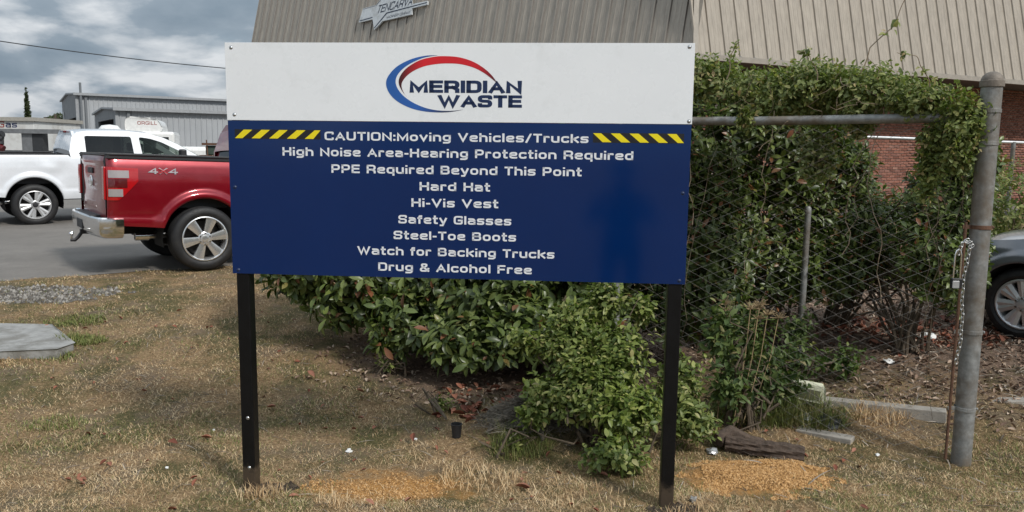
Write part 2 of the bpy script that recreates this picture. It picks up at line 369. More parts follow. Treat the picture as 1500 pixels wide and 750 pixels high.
def text_mb(text, u0, u1, z0, h, f, t=.215, gap=.2, shear=0):
    """text between u0 and u1, capitals h high from z0; f(u, z) -> 3d"""
    lines, wd = glyph_lines(text, t, gap); sx = (u1 - u0) / (wd * h); mb = MB()
    for pts, closed in lines: stroke_poly(mb, pts, closed, t, lambda a, b: f(u0 + (a * h + shear * b * h) * sx, z0 + min(b / KY, 1.01) * h))
    return mb

def text_words(text, u0, u1, z0, h, f, t=.215, gap=.2):
    """the same line, one mesh per word"""
    lines, wd = glyph_lines(text, t, gap); sx = (u1 - u0) / (wd * h); x = 0; out_ = []
    for w_ in text.split(' '):
        ww = sum(max(G[c_][0], t) + gap for c_ in w_); mb = MB()
        for pts, closed in glyph_lines(w_, t, gap)[0]: stroke_poly(mb, pts, closed, t, lambda a, b: f(u0 + (x + a) * h * sx, z0 + min(b / KY, 1.01) * h))
        out_.append((w_, mb)); x += ww + G[' '][0] + gap
    return out_
# ------------------------------------------------------------------ the notice sign
SG = Matrix.Translation((-1.5239, 4.3540, 0)) @ Matrix.Rotation(-.0797, 4, 'Z')
white_al = M('white_sign_sheet', (.78, .80, .82), .28, var=.02, scale=3, spec=.5, coat=.3, dirt=((.6, .62, .62), 5, .55, .35))
blue_al = M('navy_sign_print', (.0002, .0180, .095), .105, var=.06, scale=1.2, coat=0, spec=.5, bmp=.004, bscale=2.5)
white_ink = M('white_print', (.74, .76, .80), .35, var=.02)
sign = thing('notice_sign', 'large blue and white safety notice board on two black posts', 'sign', mat=SG)
def flat(u, z, y=-.0068): return (u, y, z)
def sheetpart(u0, u1, z0, z1, name, mat):
    mb = MB(); n = 24
    warp = lambda u, z: .0035 * math.sin(u * 3.1 + z * 2) * math.sin(z * 2.6)
    mb.box(u0, u1, -.006, -.001, z0, z1); return mb.build(name, mat, sign, bevel=.0007)
p_w = sheetpart(0.0, 2.4385, 2.0615, 2.4635, 'header_panel', white_al); tag(p_w, 'white header panel with the company logo')
p_b = sheetpart(0.0035, 2.4365, 1.2365, 2.0595, 'text_panel', blue_al); tag(p_b, 'navy blue panel with the white safety rules')
post_m = M('black_painted_post', (.005, .005, .0055), .38, var=.3, scale=6, bmp=.15, bscale=120, spec=.25, dirt=((.035, .03, .024), 14, .64, .5))
for u in (.020, 2.350):
    MB().box(u, u + .072, .0, .076, -.35, 2.44).build('post', post_m, sign, bevel=.006)
_nt = post_m.node_tree; _b = _nt.nodes['Principled BSDF']; _s = _nt.nodes.new('ShaderNodeSeparateXYZ'); _nt.links.new(objc(_nt), _s.inputs[0])
_c = _b.inputs['Base Color'].links[0].from_socket                               # mud splashed over the foot of the posts
_h = math_(_nt, 'ADD', _s.outputs[2], math_(_nt, 'MULTIPLY', noise(_nt, 22, 6, .75, objc(_nt)), -.20))
_nt.links.new(mixc(_nt, ramp(_nt, _h, [(0., .45), (.05, 0.)]), _c, (.13, .095, .065)), _b.inputs['Base Color'])
screw_m = M('zinc_screw', (.45, .46, .47), .35, metal=.9); screw_d = M('blue_painted_screw', (.01, .025, .08), .4)
for i, (u, z) in enumerate([(.034, 2.437), (2.411, 2.4447), (.041, 2.0896), (2.4228, 2.0754), (.032, 1.7056), (.0361, 1.2564), (2.406, 1.711), (2.406, 1.2555), (.06, .42), (.06, .13)]):
    MB().lathe([(0, .0045), (.0035, .0045), (.0062, .0025), (.0085, .0), (.0105, 0), (.0105, -.001)], 12, Matrix.Translation((u, -.0062 if i < 8 else -.001, z)) @ Matrix.Rotation(R(90), 4, 'X')).build('screw', screw_m if i < 4 or i > 7 else screw_d, sign, smooth=True)
LN = [("CAUTION:Moving Vehicles/Trucks", .5287, 1.9166, 1.961), ("High Noise Area-Hearing Protection Required", .2986, 2.1478, 1.877), ("PPE Required Beyond This Point", .5627, 1.8857, 1.790),
      ("Hard Hat", 1.0361, 1.4097, 1.7035), ("Hi-Vis Vest", .992, 1.4537, 1.617), ("Safety Glasses", .9216, 1.5232, 1.5277), ("Steel-Toe Boots", .8952, 1.5495, 1.443), ("Watch for Backing Trucks", .6975, 1.7526, 1.3566), ("Drug & Alcohol Free", .8103, 1.635, 1.271)]
for t, u0, u1, z in LN:
    for w_, mb in text_words(t, u0, u1, z, .0445, flat, t=.262, gap=.19): tag(mb.build('lettering', white_ink, sign), 'white lettering reading ' + w_)
yel = M('yellow_print', (.80, .66, .01), .35, var=.02); blk = M('black_print', (.012, .012, .013), .35)
for u0, u1, dr in ((.0405, .5073, 1), (1.9398, 2.4013, -1)):
    hb = MB().add([flat(u0, 1.9645), flat(u1, 1.9645), flat(u1, 2.0135), flat(u0, 2.0135)], [(0, 1, 2, 3)]).build('hazard_stripe', [blk], sign)
    for k in range(5):
        a = k * .207 - .012; b1, b2, t1, t2 = a, a + .10, a + .118, a + .218
        if dr < 0: b1, b2, t1, t2 = t1, t2, b1, b2
        c_ = lambda f_: u0 + (u1 - u0) * min(max(f_, .0), 1.)
        MB().add([flat(c_(b1), 1.9665, -.0072), flat(c_(b2), 1.9665, -.0072), flat(c_(t2), 2.0115, -.0072), flat(c_(t1), 2.0115, -.0072)], [(0, 1, 2, 3)]).build('yellow_bar', yel, hb)
def zl(x, y): return (.625712 + .000834 * x, 2.47145 + 5e-6 * x - .00081 * y)
def catmull(p, k=6, closed=False):
    o_ = []; n = len(p)
    for i in range(n - 1):
        a, b, c, d = (Vector(p[max(i - 1, 0)]), Vector(p[i]), Vector(p[i + 1]), Vector(p[min(i + 2, n - 1)]))
        for j in range(k):
            t = j / k; o_.append(tuple(.5 * ((2 * b) + (c - a) * t + (2 * a - 5 * b + 4 * c - d) * t * t + (3 * b - a - 3 * c + d) * t ** 3)))
    return o_ + [tuple(p[-1])]
def gradm(name, stops):
    m, nt, b = _nodes(name); s_ = nt.nodes.new('ShaderNodeSeparateXYZ'); nt.links.new(objc(nt), s_.inputs[0])
    nt.links.new(ramp(nt, math_(nt, 'MULTIPLY', s_.outputs[0], .5), [(q * .5, c_) for q, c_ in stops]), b.inputs['Base Color']); b.inputs['Roughness'].default_value = .3; return m
k0 = .6257
blue_out = [(612, 92), (540, 93), (450, 112), (360, 155), (302, 212), (282, 265), (300, 325), (350, 378), (430, 420), (520, 443), (620, 450), (700, 445), (772, 431)]
blue_in = [(772, 431), (700, 439), (620, 438), (540, 424), (460, 392), (395, 348), (354, 297), (343, 248), (365, 200), (420, 152), (500, 113), (560, 98), (612, 92)]
red_out = [(422, 362), (382, 312), (362, 262), (375, 215), (420, 165), (500, 120), (590, 100), (660, 97), (740, 104), (820, 128), (890, 168), (945, 217), (985, 272)]
red_in = [(985, 272), (945, 238), (890, 198), (830, 168), (755, 148), (680, 142), (600, 146), (520, 161), (450, 192), (402, 232), (380, 275), (392, 322), (422, 362)]
for nm, a, b, mt in (('blue_swoosh', blue_out, blue_in, gradm('blue_swoosh_print', [(0, (.01, .05, .2)), (k0 + 330 * .000834, (.02, .10, .35)), (k0 + 480 * .000834, (.025, .11, .40)), (k0 + 650 * .000834, (.03, .04, .09))][1:])),
                     ('red_swoosh', red_out, red_in, gradm('red_swoosh_print', [(k0 + 375 * .000834, (.05, .008, .01)), (k0 + 520 * .000834, (.62, .012, .02)), (k0 + 850 * .000834, (.55, .012, .02)), (k0 + 975 * .000834, (.03, .005, .01))]))):
    poly = catmull(a) + catmull(b)[1:-1]
    MB().sheet([[zl(*p) for p in poly]], flat).build(nm, mt, sign)
logo_ink = M('navy_logo_print', (.008, .022, .075), .35)
text_mb('MERIDIAN', .9848, 1.5702, 2.2105, .063, flat, t=.335, gap=.09).build('logo_lettering', logo_ink, sign)
text_mb('WASTE', 1.1335, 1.5710, 2.1375, .0625, flat, t=.335, gap=.09).build('logo_lettering', logo_ink, sign)

# ------------------------------------------------------------------ gate post, chain link fence, chain and padlock
galv = M('galvanized_steel', (.25, .255, .25), .55, metal=.3, var=.38, scale=16, bmp=.2, bscale=40, dirt=((.14, .105, .07), 2.2, .44, .75))
galv_l = M('bright_galvanized_pipe', (.55, .56, .56), .45, metal=.3, var=.12, scale=9)
rust = M('rusty_steel', (.11, .055, .032), .85, var=.45, scale=25, bmp=.4, bscale=120)
wire_m = M('weathered_fence_wire', (.25, .235, .21), .6, metal=.4, var=.3, scale=3, dirt=((.10, .05, .03), 1.3, .45, .8))
PX, PY = 2.822, 4.86; pz = g1(PX, PY)
post = thing('gate_post', 'thick weathered galvanized gate post with a domed cap', 'post', (PX, PY, pz))
pr_ = [(.0, 0)]; 
MB().tube([(0.012, 0, -.35), (.006, 0, 1.0), (0, 0, 2.33)], .0575, 28).build('pipe', galv, post, smooth=True)
cap_m = M('weathered_cast_cap', (.20, .17, .14), .7, metal=.2, var=.3, scale=14, bmp=.3, bscale=60)
MB().lathe([(.0585, 2.318), (.066, 2.32), (.0665, 2.325), (.0665, 2.355), (.061, 2.358), (.060, 2.366), (.053, 2.383), (.036, 2.400), (.016, 2.408), (0, 2.410)], 28).build('dome_cap', cap_m, post, smooth=True)
for z, mt in ((2.18, galv), (1.99, galv), (1.49, rust), (.845, galv), (.36, galv)):
    x_ = .006 if z < 1.6 else 0
    b_ = MB().lathe([(.0585, z - .012), (.0625, z - .012), (.0625, z + .012), (.0585, z + .012)], 28, Matrix.Translation((x_, 0, 0)))
    if z < 1.6: b_.box(-.105, -.055, -.010, -.002, z - .012, z + .012); b_.lathe([(0, 0), (.009, 0), (.009, .008), (0, .008)], 6, Matrix.Translation((.066, -.02, z)) @ Matrix.Rotation(R(90), 4, 'Y'))
    b_.build('band', mt, post, smooth=False, bevel=.0015)
MB().tube([(-.092, -.006, .03), (-.088, -.006, 1.52)], .009, 8).build('tension_bar', rust, post, smooth=True)

fence = thing('chain_link_fence', 'chain link fence overgrown with vines running from the gate post behind the sign', 'fence', (PX, PY, pz))
fd = Vector((-.866, .50)).normalized(); FL = 2.35
rail_z = 2.145
def fp(s, z, o_=0): return (fd.x * s - fd.y * o_, fd.y * s + fd.x * o_, z)
MB().tube([fp(.03, rail_z), fp(1.2, rail_z - .012), fp(2.2, rail_z - .01), fp(FL, rail_z - .006)], .030, 16).build('top_rail', galv, fence, smooth=True)
MB().tube([fp(FL, -.3), fp(FL, rail_z + .05)], .037, 14).build('end_post', galv, fence, smooth=True)
p = .078; zz_ = []
wm_ = MB(); k = 0; z = .05
while z < rail_z - .03: zz_.append((p / 2 * (1 if k % 2 else -1) * 1.04, .004 * (1 if k % 2 else -1), z)); k += 1; z += p / 2
wm_.tube(zz_, .0018, 4, cap=False); wmesh = wm_.mesh('wire'); wmesh.materials.append(wire_m)
ang = math.atan2(fd.y, fd.x)
for i in range(int((FL - .1) / p)):
    s_ = .10 + i * p; bow = .03 * math.sin(s_ * 2.3)
    o = link('wire', wmesh, None, fence, mw=Matrix.Translation(fp(s_, 0, bow)) @ Matrix.Rotation(ang, 4, 'Z') @ Matrix.Rotation(.02 * math.sin(i * .3), 4, 'Y') @ Matrix.Rotation(math.pi * (i % 2), 4, 'Z'))
# second fence further back
f2 = thing('side_fence', 'second chain link fence with a bright top pipe further back by the brick wall', 'fence', (5.05, 10.9, g1(5.05, 10.9)))
h2 = 2.15 - g1(5.05, 10.9); d2 = Vector((1, .10)).normalized()
def f2p(s, z): return (d2.x * s, d2.y * s, z)
MB().tube([f2p(-.6, h2 + .01), f2p(0, h2), f2p(1.4, h2 - .03), f2p(4, h2 - .08)], .019, 12).build('top_rail', galv_l, f2, smooth=True)
for s_ in (-.6, 1.75, 4): MB().tube([f2p(s_, -.3), f2p(s_, h2 - .03)], .030, 12).build('post', galv, f2, smooth=True)
k = 0
for i in range(46):
    link('wire', wmesh, None, f2, mw=Matrix.Translation(f2p(-.5 + i * .085, -.05)) @ Matrix.Rotation(math.atan2(d2.y, d2.x), 4, 'Z') @ Matrix.Diagonal((1.1, 1, .86, 1)) @ Matrix.Rotation(math.pi * (i % 2), 4, 'Z'))
ip = thing('thin_pipe_post', 'thin galvanized pipe post standing alone in front of the hedge', 'post', (2.415, 6.6, g1(2.415, 6.6)))
MB().tube([(0, 0, -.2), (.004, 0, 1.26)], .026, 14).build('pipe', galv, ip, smooth=True)
MB().lathe([(.029, 1.23), (.029, 1.265), (.02, 1.28), (0, 1.285)], 14).build('pipe_cap', galv, ip, smooth=True)

chrome = M('bright_chrome', (.85, .85, .85), .16, metal=1, var=.05, scale=20)
chain = thing('chain', 'shiny steel chain hanging down beside the gate post', 'chain', (2.728, 4.785, .68 + 0))
def link_mesh(a=.017, b=.009, r=.0036):
    pts = [(b * math.sin(t) , 0, (a - b) * (1 if math.cos(t) > 0 else -1) + b * math.cos(t)) for t in [2 * math.pi * i / 16 + .01 for i in range(16)]]
    return MB().tube(pts, r, 6, closed=True).mesh('link')
lm = link_mesh(); lm.materials.append(M('dull_zinc_chain', (.50, .50, .49), .35, metal=.9, var=.3, scale=40)); lm.polygons.foreach_set('use_smooth', [True] * len(lm.polygons))
for i in range(29):
    t = i / 28; z = t * .72; x = .012 * math.sin(t * 7) - .022 * (1 - t)
    link('link', lm, None, chain, mw=Matrix.Translation((x, .004 * math.sin(i), z)) @ Matrix.Rotation(R(90) * (i % 2) + .3, 4, 'Z'))
for i in range(4):
    t = i / 3; link('link', lm, None, chain, mw=Matrix.Translation((.005 - .045 * t, -.01, .705 + .035 * math.sin(t * 2.2))) @ Matrix.Rotation(R(60), 4, 'Y') @ Matrix.Rotation(R(90) * (i % 2), 4, 'Z'))
for i in range(3): link('link', lm, None, chain, mw=Matrix.Translation((-.052 - .008 * i, -.012, .715 - i * .024)) @ Matrix.Rotation(R(90) * (i % 2) + .5, 4, 'Z'))
lock = thing('padlock', 'long shackle padlock with a black and grey body hanging by the gate post', 'padlock', (2.648, 4.752, 1.135))
MB().box(-.032, .032, -.014, .014, 0, .062).build('lock_body', M('black_rubber_lock', (.012, .012, .013), .5), lock, bevel=.005)
MB().box(-.029, .012, -.0165, -.0135, .004, .048).build('grey_plate', M('grey_lock_plate', (.42, .42, .42), .4, metal=.4), lock, bevel=.003)
MB().tube([(-.02, 0, .06), (-.018, 0, .20), (-.012, 0, .225), (0, 0, .236), (.012, 0, .225), (.018, 0, .20), (.02, 0, .06)], .0048, 10).build('shackle', chrome, lock, smooth=True)

# ------------------------------------------------------------------ brick building with a metal mansard
BX, BY, EZ = 3.8, 17.4, 4.0
bld = thing('brick_building', 'long brick building with a beige ribbed metal mansard roof', 'building', (0, 0, 0))
def panmat(name, col):
    m, nt, b = _nodes(name); p = geo(nt).outputs['Position']; o_ = nt.nodes.new('ShaderNodeObjectInfo')
    mp = nt.nodes.new('ShaderNodeMapping'); mp.inputs['Scale'].default_value = (9, 9, .35); nt.links.new(p, mp.inputs['Vector'])
    c = ramp(nt, noise(nt, 1.2, 6, .7, mp.outputs[0]), [(.3, tuple(x * .74 for x in col)), (.7, tuple(x * 1.10 for x in col))])
    c = mixc(nt, .5, c, ramp(nt, o_.outputs['Random'], [(0, .84), (1, 1.)]), 'MULTIPLY')
    nt.links.new(c, b.inputs['Base Color']); b.inputs['Roughness'].default_value = .5; b.inputs['Metallic'].default_value = .0
    bump(nt, b, noise(nt, 2.5, 3, .5, p), .25, .03); return m
pan_m = panmat('beige_metal_panel', (.375, .33, .272)); rib_shade_m = M('rib_shade_paint', (.13, .115, .10), .6)  # second tone puts the rib shading into the colour of one flank
rD = Vector((.890, .456, 0)); rN = Vector((-.456, .890, 0)); lD = Vector((-.742, .670, 0)); lN = Vector((.670, .742, 0)); SL = .23
def face_mat(D_, N_):
    U = Vector((N_.x * SL, N_.y * SL, 1)).normalized(); W = D_.cross(U) if D_.cross(U).dot(N_) < 0 else U.cross(D_)
    return D_, U, W                                                                    # W points outward
PW, PH = .406, 3.4
def panel_mesh(mirror):
    b_ = MB(); r = .034                                                                # trapezoid rib at one edge, two faint swages
    prof = [(0, 0), (.012, r), (.046, r), (.062, 0), (.16, 0), (.17, .006), (.185, .006), (.195, 0), (.285, 0), (.295, .006), (.31, .006), (.32, 0), (PW, 0)]
    if mirror: prof = [(PW - a, c) for a, c in prof][::-1]
    n = len(prof); vs = [(a, c, 0) for a, c in prof] + [(a, c, PH) for a, c in prof]
    mi = 0
    for i in range(n - 1):
        dark = (not mirror and i in (0, 1)) or (mirror and i in (n - 3, n - 2))
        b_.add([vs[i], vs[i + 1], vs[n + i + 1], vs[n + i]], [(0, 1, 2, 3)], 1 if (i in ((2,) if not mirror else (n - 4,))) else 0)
    return b_.mesh('roof_panel', recalc=False)
for D_, N_, cnt, mir, start in ((rD, rN, 40, False, .0), (lD, lN, 45, True, .0)):
    D_, U, W = face_mat(D_, N_); pm = panel_mesh(mir); pm.materials.append(pan_m); pm.materials.append(rib_shade_m)
    for i in range(cnt):
        s_ = start + i * PW; org = Vector((BX, BY, EZ)) + D_ * s_
        mw = Matrix((D_, W, U)).transposed().to_4x4(); mw.translation = org
        link('roof_panel', pm, None, bld, mw=mw)
    ln = cnt * PW
    A = Vector((BX, BY, EZ)); 
    tr = MB(); q = [A - W * .0 + W * .05, A + D_ * ln + W * .05]
    def bar(a, b, dn, out_, up0, up1):
        return [a + out_ * dn[0] + Vector((0, 0, up0)), b + out_ * dn[0] + Vector((0, 0, up0)), b + out_ * dn[1] + Vector((0, 0, up0)), a + out_ * dn[1] + Vector((0, 0, up0)),
                a + out_ * dn[0] + Vector((0, 0, up1)), b + out_ * dn[0] + Vector((0, 0, up1)), b + out_ * dn[1] + Vector((0, 0, up1)), a + out_ * dn[1] + Vector((0, 0, up1))]
    bx = [(0, 1, 2, 3), (4, 5, 6, 7), (0, 1, 5, 4), (1, 2, 6, 5), (2, 3, 7, 6), (3, 0, 4, 7)]
    MB().add(bar(A - D_ * .03, A + D_ * ln, (-.02, .07), -N_, -.12, -.005), bx).build('eave_trim', M('eave_trim_paint', (.32, .29, .25), .5), bld)
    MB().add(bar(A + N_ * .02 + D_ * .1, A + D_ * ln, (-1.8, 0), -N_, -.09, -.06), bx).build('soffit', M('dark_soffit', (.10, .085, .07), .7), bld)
hp = MB(); Ue = Vector((rN.x * SL + 0, rN.y * SL, 1)); 
# hip cap and flat roof: the two inclined planes meet along the hip
h0 = Vector((BX, BY, EZ)); # solve the hip direction: inward SL along both normals per metre of height
a = rN.xy; b_ = lN.xy; det = a.x * b_.y - a.y * b_.x; hx = (SL * b_.y - SL * a.y) / det; hy = (a.x * SL - b_.x * SL) / det
hd = Vector((hx, hy, 1))
MB().tube([h0 + Vector((0, -.01, -.05)), h0 + hd * PH * .97 + Vector((0, -.02, 0))], .075, 4).build('hip_cap', pan_m, bld)
hk = math.sqrt(1 + SL * SL); zt = PH / hk
ctr = h0 + hd * zt; ra = h0 + rD * 16.2 + rN * SL * zt + Vector((0, 0, zt)); la = h0 + lD * 18.2 + lN * SL * zt + Vector((0, 0, zt)); bk = Vector((2.0, 42, EZ + zt))
MB().add([ctr, ra, bk + Vector((14, -4, 0)), bk, la], [(0, 1, 2, 3, 4)]).build('flat_roof', M('roof_gravel', (.3, .3, .29), .9), bld)
mortar = M('mortar_joint', (.30, .24, .21), .95, var=.2, scale=20, bmp=.3)
brick_m = rndmat('red_brick', [(0, (.20, .085, .06)), (.35, (.31, .13, .09)), (.7, (.38, .17, .12)), (.9, (.27, .13, .10)), (1, (.44, .24, .18))], .9, .25, 120)
off = 1.5
WR0 = Vector((BX, BY, 0)) + rD * .35 + rN * off; WL0 = Vector((BX, BY, 0)) + lD * .35 + lN * off
gb = .3
for W0, D_, N_, ln in ((WR0, rD, rN, 15.5), (WL0, lD, lN, 17.3)):
    MB().add([W0 + N_ * .01 + Vector((0, 0, gb - .4)), W0 + D_ * ln + N_ * .01 + Vector((0, 0, gb - .4)), W0 + D_ * ln + N_ * .01 + Vector((0, 0, 4)), W0 + N_ * .01 + Vector((0, 0, 4)),
              W0 + N_ * .25 + Vector((0, 0, gb - .4)), W0 + D_ * ln + N_ * .25 + Vector((0, 0, gb - .4)), W0 + D_ * ln + N_ * .25 + Vector((0, 0, 4)), W0 + N_ * .25 + Vector((0, 0, 4))],
             [(0, 1, 2, 3), (4, 5, 6, 7), (0, 4, 7, 3), (1, 5, 6, 2), (3, 2, 6, 7)]).build('wall', mortar, bld)
bm_ = MB().box(-.100, .100, -.012, .012, -.029, .029).mesh('brick', bevel=0); bm_.materials.append(brick_m)
def brick_rows(W0, D_, N_, ln, nparts_win, z1=3.95):
    mw0 = Matrix((D_, -N_, Vector((0, 0, 1)))).transposed().to_4x4(); sing = 0; V = []; base = np.array([v.co[:] for v in bm_.vertices]); fcs = np.array([p_.vertices[:] for p_ in bm_.polygons]); F = []
    row = 0; z = gb
    while z < z1:
        s_ = .1 + (row % 2) * .106
        while s_ < ln - .12:
            pos = W0 + D_ * s_ + Vector((0, 0, z)) - N_ * random.uniform(.0, .003)
            if nparts_win and nparts_win[0] < s_ < nparts_win[1] and nparts_win[2] < z < nparts_win[3] and sing < 300:
                mw = mw0.copy(); mw.translation = pos; link('brick', bm_, None, bld, mw=mw); sing += 1
            else:
                V.append(base @ np.array(mw0.to_3x3()).T + np.array(pos)); F.append(fcs + 8 * len(F))
            s_ += .2125
        z += .0745; row += 1
    link('brickwork', npmesh('brickwork', np.concatenate(V), np.concatenate(F)), brick_m, bld, kind='stuff')
brick_rows(WR0, rD, rN, 15.5, (5.1, 8.5, .9, 2.42)); brick_rows(WL0, lD, lN, 17.3, None)
# machinery company sign on the left slope
D_, U, W = face_mat(lD, lN)
mw = Matrix((D_, U, W)).transposed().to_4x4(); mw.translation = Vector((BX, BY, EZ))
ts = thing('company_sign', 'white star shaped machinery company sign on the metal roof slope', 'sign', mat=mw)
def tf(x, y): return (12.676304 - .003012 * x - .000523 * y, 2.624997 - .000318 * x - .001997 * y)
pl = [(195, 370), (265, 150), (485, 92), (560, 0), (690, -150), (735, -10), (1040, -55), (1045, 88), (1275, 42), (1272, 98), (1048, 150), (1040, 245), (590, 350), (455, 492), (425, 322), (212, 375)]
MB().prism([tf(*p) for p in pl], lambda u, v, w_: (u, v, .045 + w_), 0, .05).build('sign_plate', M('white_sign_plate', (.55, .57, .58), .5, dirt=((.35, .35, .33), 3, .5, .5)), ts)
ink = M('dark_navy_ink', (.012, .022, .045), .5)
fz = lambda u, v: (u, v, .0985)
for bar_ in ([(210, 345), (425, 285), (428, 300), (212, 358)], [(455, 455), (655, 215), (1270, 60), (1270, 72), (665, 232), (460, 468)], [(270, 158), (480, 103), (480, 108), (270, 164)], [(485, 100), (560, 10), (566, 12), (492, 104)]):
    MB().sheet([[tf(*p) for p in bar_]], fz).build('painted_line', ink, ts)
def tmap(a, b): return fz(*tf(490 + a * 560 + b * 45, 235 - b * 135 - a * 140))
tb = text_mb('TENCARVA', 0, 1, 0, 1, lambda a, b: tmap(a, b), t=.2, gap=.12); tb.build('lettering', ink, ts)
tb = text_mb('MACHINERY COMPANY', 0, 1, 0, 1, lambda a, b: fz(*tf(655 + a * 365 + b * 8, 312 - b * 42 - a * 84)), t=.16, gap=.2)
tb.build('small_lettering', ink, ts)

# ------------------------------------------------------------------ grey metal sheds, far trees and yard things
grey_wall = M('grey_metal_wall', (.36, .375, .39), .5, var=.08, scale=.6, dirt=((.36, .36, .36), .5, .5, .4)); grey_trim = M('grey_trim_paint', (.30, .31, .32), .5); dark_in = M('dark_interior', (.02, .02, .022), .9)
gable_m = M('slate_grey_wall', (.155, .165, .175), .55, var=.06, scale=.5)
def shed(name, label, A, Z0, D_, wd, ln, eave, ridge, door, group=None):
    P = Vector((-D_.y, D_.x, 0)); mw = Matrix((D_, P, Vector((0, 0, 1)))).transposed().to_4x4(); mw.translation = Vector((A[0], A[1], Z0))
    t = thing(name, label, 'building', mat=mw, group=group); e, r_ = eave - Z0, ridge - Z0
    b_ = MB(); s_ = 0; prof = []
    while s_ < ln: prof += [(s_, 0), (s_ + .19, 0), (s_ + .21, -.035), (s_ + .27, -.035), (s_ + .29, 0)]; s_ += .305
    n = len(prof); b_.add([(a, c, 0) for a, c in prof] + [(a, c, e) for a, c in prof], [(i, i + 1, n + i + 1, n + i) for i in range(n - 1)])
    b_.build('ribbed_wall', grey_wall, t)
    w0, w1, dh = door
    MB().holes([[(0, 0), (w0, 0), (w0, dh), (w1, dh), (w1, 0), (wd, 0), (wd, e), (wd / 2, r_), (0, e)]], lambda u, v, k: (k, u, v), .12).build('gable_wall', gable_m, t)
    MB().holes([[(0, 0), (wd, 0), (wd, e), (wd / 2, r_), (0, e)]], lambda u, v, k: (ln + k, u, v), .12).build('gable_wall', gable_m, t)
    MB().box(0, ln, wd - .1, wd, 0, e).build('back_wall', grey_wall, t)
    MB().box(.3, 9, w0 - .2, w1 + .2, .0, .02).box(9, 9.1, w0 - 1, w1 + 1, 0, dh + .4).build('dark_inside', dark_in, t)
    MB().prism([(-.2, e - .05), (-.2, e + .06), (wd / 2, r_ + .10), (wd + .2, e + .06), (wd + .35, e - .05), (wd / 2, r_ + .0)], lambda u, v, k: (k, u, v), -.15, ln + .2).build('roof', grey_trim, t)
    MB().box(-.16, ln + .2, -.34, -.21, e - .10, e + .07).build('gutter', grey_trim, t)
    for q in (.55, ln * .45, ln * .9): MB().box(q, q + .14, -.18, -.05, 0, e - .1).build('downspout', gable_m, t)
    MB().box(-.03, .12, -.06, .05, 0, e - .02).build('corner_trim', grey_trim, t)
    return t
D1 = Vector((.838, .545, 0))
w1_ = shed('metal_warehouse', 'large grey ribbed metal warehouse far behind the pickup trucks', (-31.0, 58), .43, D1, 12, 36, 5.55, 5.80, (.6, 6.2, 3.5))
MB().tube([(.3, -.25, 1), (.3, -.25, 5.9)], .08, 10).build('vent_pipe', gable_m, w1_, smooth=True)
MB().box(-.06, -.02, 9.9, 10.4, 1.6, 4.2).build('wall_sign', M('pale_sign', (.5, .52, .52), .5), w1_)
w2_ = shed('metal_shed', 'smaller grey ribbed metal shed with an open bay standing in front of the warehouse', (-21.9, 45), .43, D1, 10, 27, 3.95, 4.12, (1.0, 8.2, 3.0))

def lump(mb, c, r, n=26, amp=.25, seed=0):
    """uneven blob of small leaf sized faces"""
    rs = np.random.default_rng(seed); c = np.array(c); r = np.array(r)
    return c, r
def leaf_cloud(name, mat, parent, blobs, count, size, seed, kind='stuff'):
    rs = np.random.default_rng(seed); V = []; vol = np.array([b[1][0] * b[1][1] * b[1][2] for b in blobs]) ** .67; pick = rs.choice(len(blobs), count, p=vol / vol.sum())
    c = np.array([b[0] for b in blobs])[pick]; r = np.array([b[1] for b in blobs])[pick]
    d = rs.normal(size=(count, 3)); d /= np.linalg.norm(d, axis=1)[:, None]; rad = rs.uniform(.45, 1.08, count) ** .6
    p = c + d * r * rad[:, None]; a = rs.normal(size=(count, 3)); a /= np.linalg.norm(a, axis=1)[:, None]; b_ = np.cross(a, rs.normal(size=(count, 3))); b_ /= np.linalg.norm(b_, axis=1)[:, None]
    s_ = size * rs.uniform(.5, 1.3, count)[:, None]
    V = np.stack([p - a * s_, p + b_ * s_ * .5, p + a * s_, p - b_ * s_ * .5], 1).reshape(-1, 3)
    return link(name, npmesh(name, V, np.arange(count * 4).reshape(-1, 4)), mat, parent, kind=kind)
bark = M('bark', (.085, .065, .05), .9, var=.35, scale=14, bmp=.6, bscale=40)
far_leaf = leafmat('far_tree_leaf', [(0, (.025, .035, .018)), (.6, (.05, .065, .03)), (1, (.08, .09, .045))], .6, .15)
def tree(label, x, y, h, w_, seed, spire=False, group=None):
    z = g1(x, y); t = thing('cypress_tree' if spire else 'distant_tree', label, 'tree', (x, y, z), group=group)
    MB().tube([(0, 0, -.2), (.05, 0, h * .3), (0, 0, h * .75)], [w_ * .09, w_ * .07, w_ * .02], 8).build('trunk', bark, t, smooth=True)
    rs = random.Random(seed)
    if spire: bl = [((0, 0, h * (.2 + .78 * k / 11)), (w_ * .5 * (1 - k / 11.5) + .04, w_ * .5 * (1 - k / 11.5) + .04, h * .1)) for k in range(12)]
    else: bl = [((rs.uniform(-.4, .4) * w_, rs.uniform(-.4, .4) * w_, h * rs.uniform(.45, .85)), (w_ * rs.uniform(.15, .32), w_ * .28, h * rs.uniform(.1, .18))) for k in range(11)]
    leaf_cloud('crown', far_leaf, t, bl, 2600, .16 if spire else .22, seed, kind=None)
tree('tall thin dark spire shaped tree above the white shed', -33.3, 56, 5.0, .5, 3, True)
tree('small rounded tree on the far left skyline beside the spire tree', -48, 88, 5.0, 4.2, 4)
tree('low bushy tree between the steel rack and the warehouse gable', -50.0, 95, 5.2, 6.0, 5)
for i, (x, y, h, w_, lb) in enumerate(((-66, 98, 3.6, 7, 'low dark tree behind the white shed on the far horizon'), (-58, 99, 3.8, 7, 'low dark tree under the spire tree on the far horizon'), (-43, 97, 3.7, 6, 'low dark tree just left of the warehouse gable on the far horizon'), (-74, 96, 3.8, 8, 'leftmost low dark tree on the far horizon'))):
    tree(lb, x, y, h, w_, 20 + i, group='low trees along the far horizon')
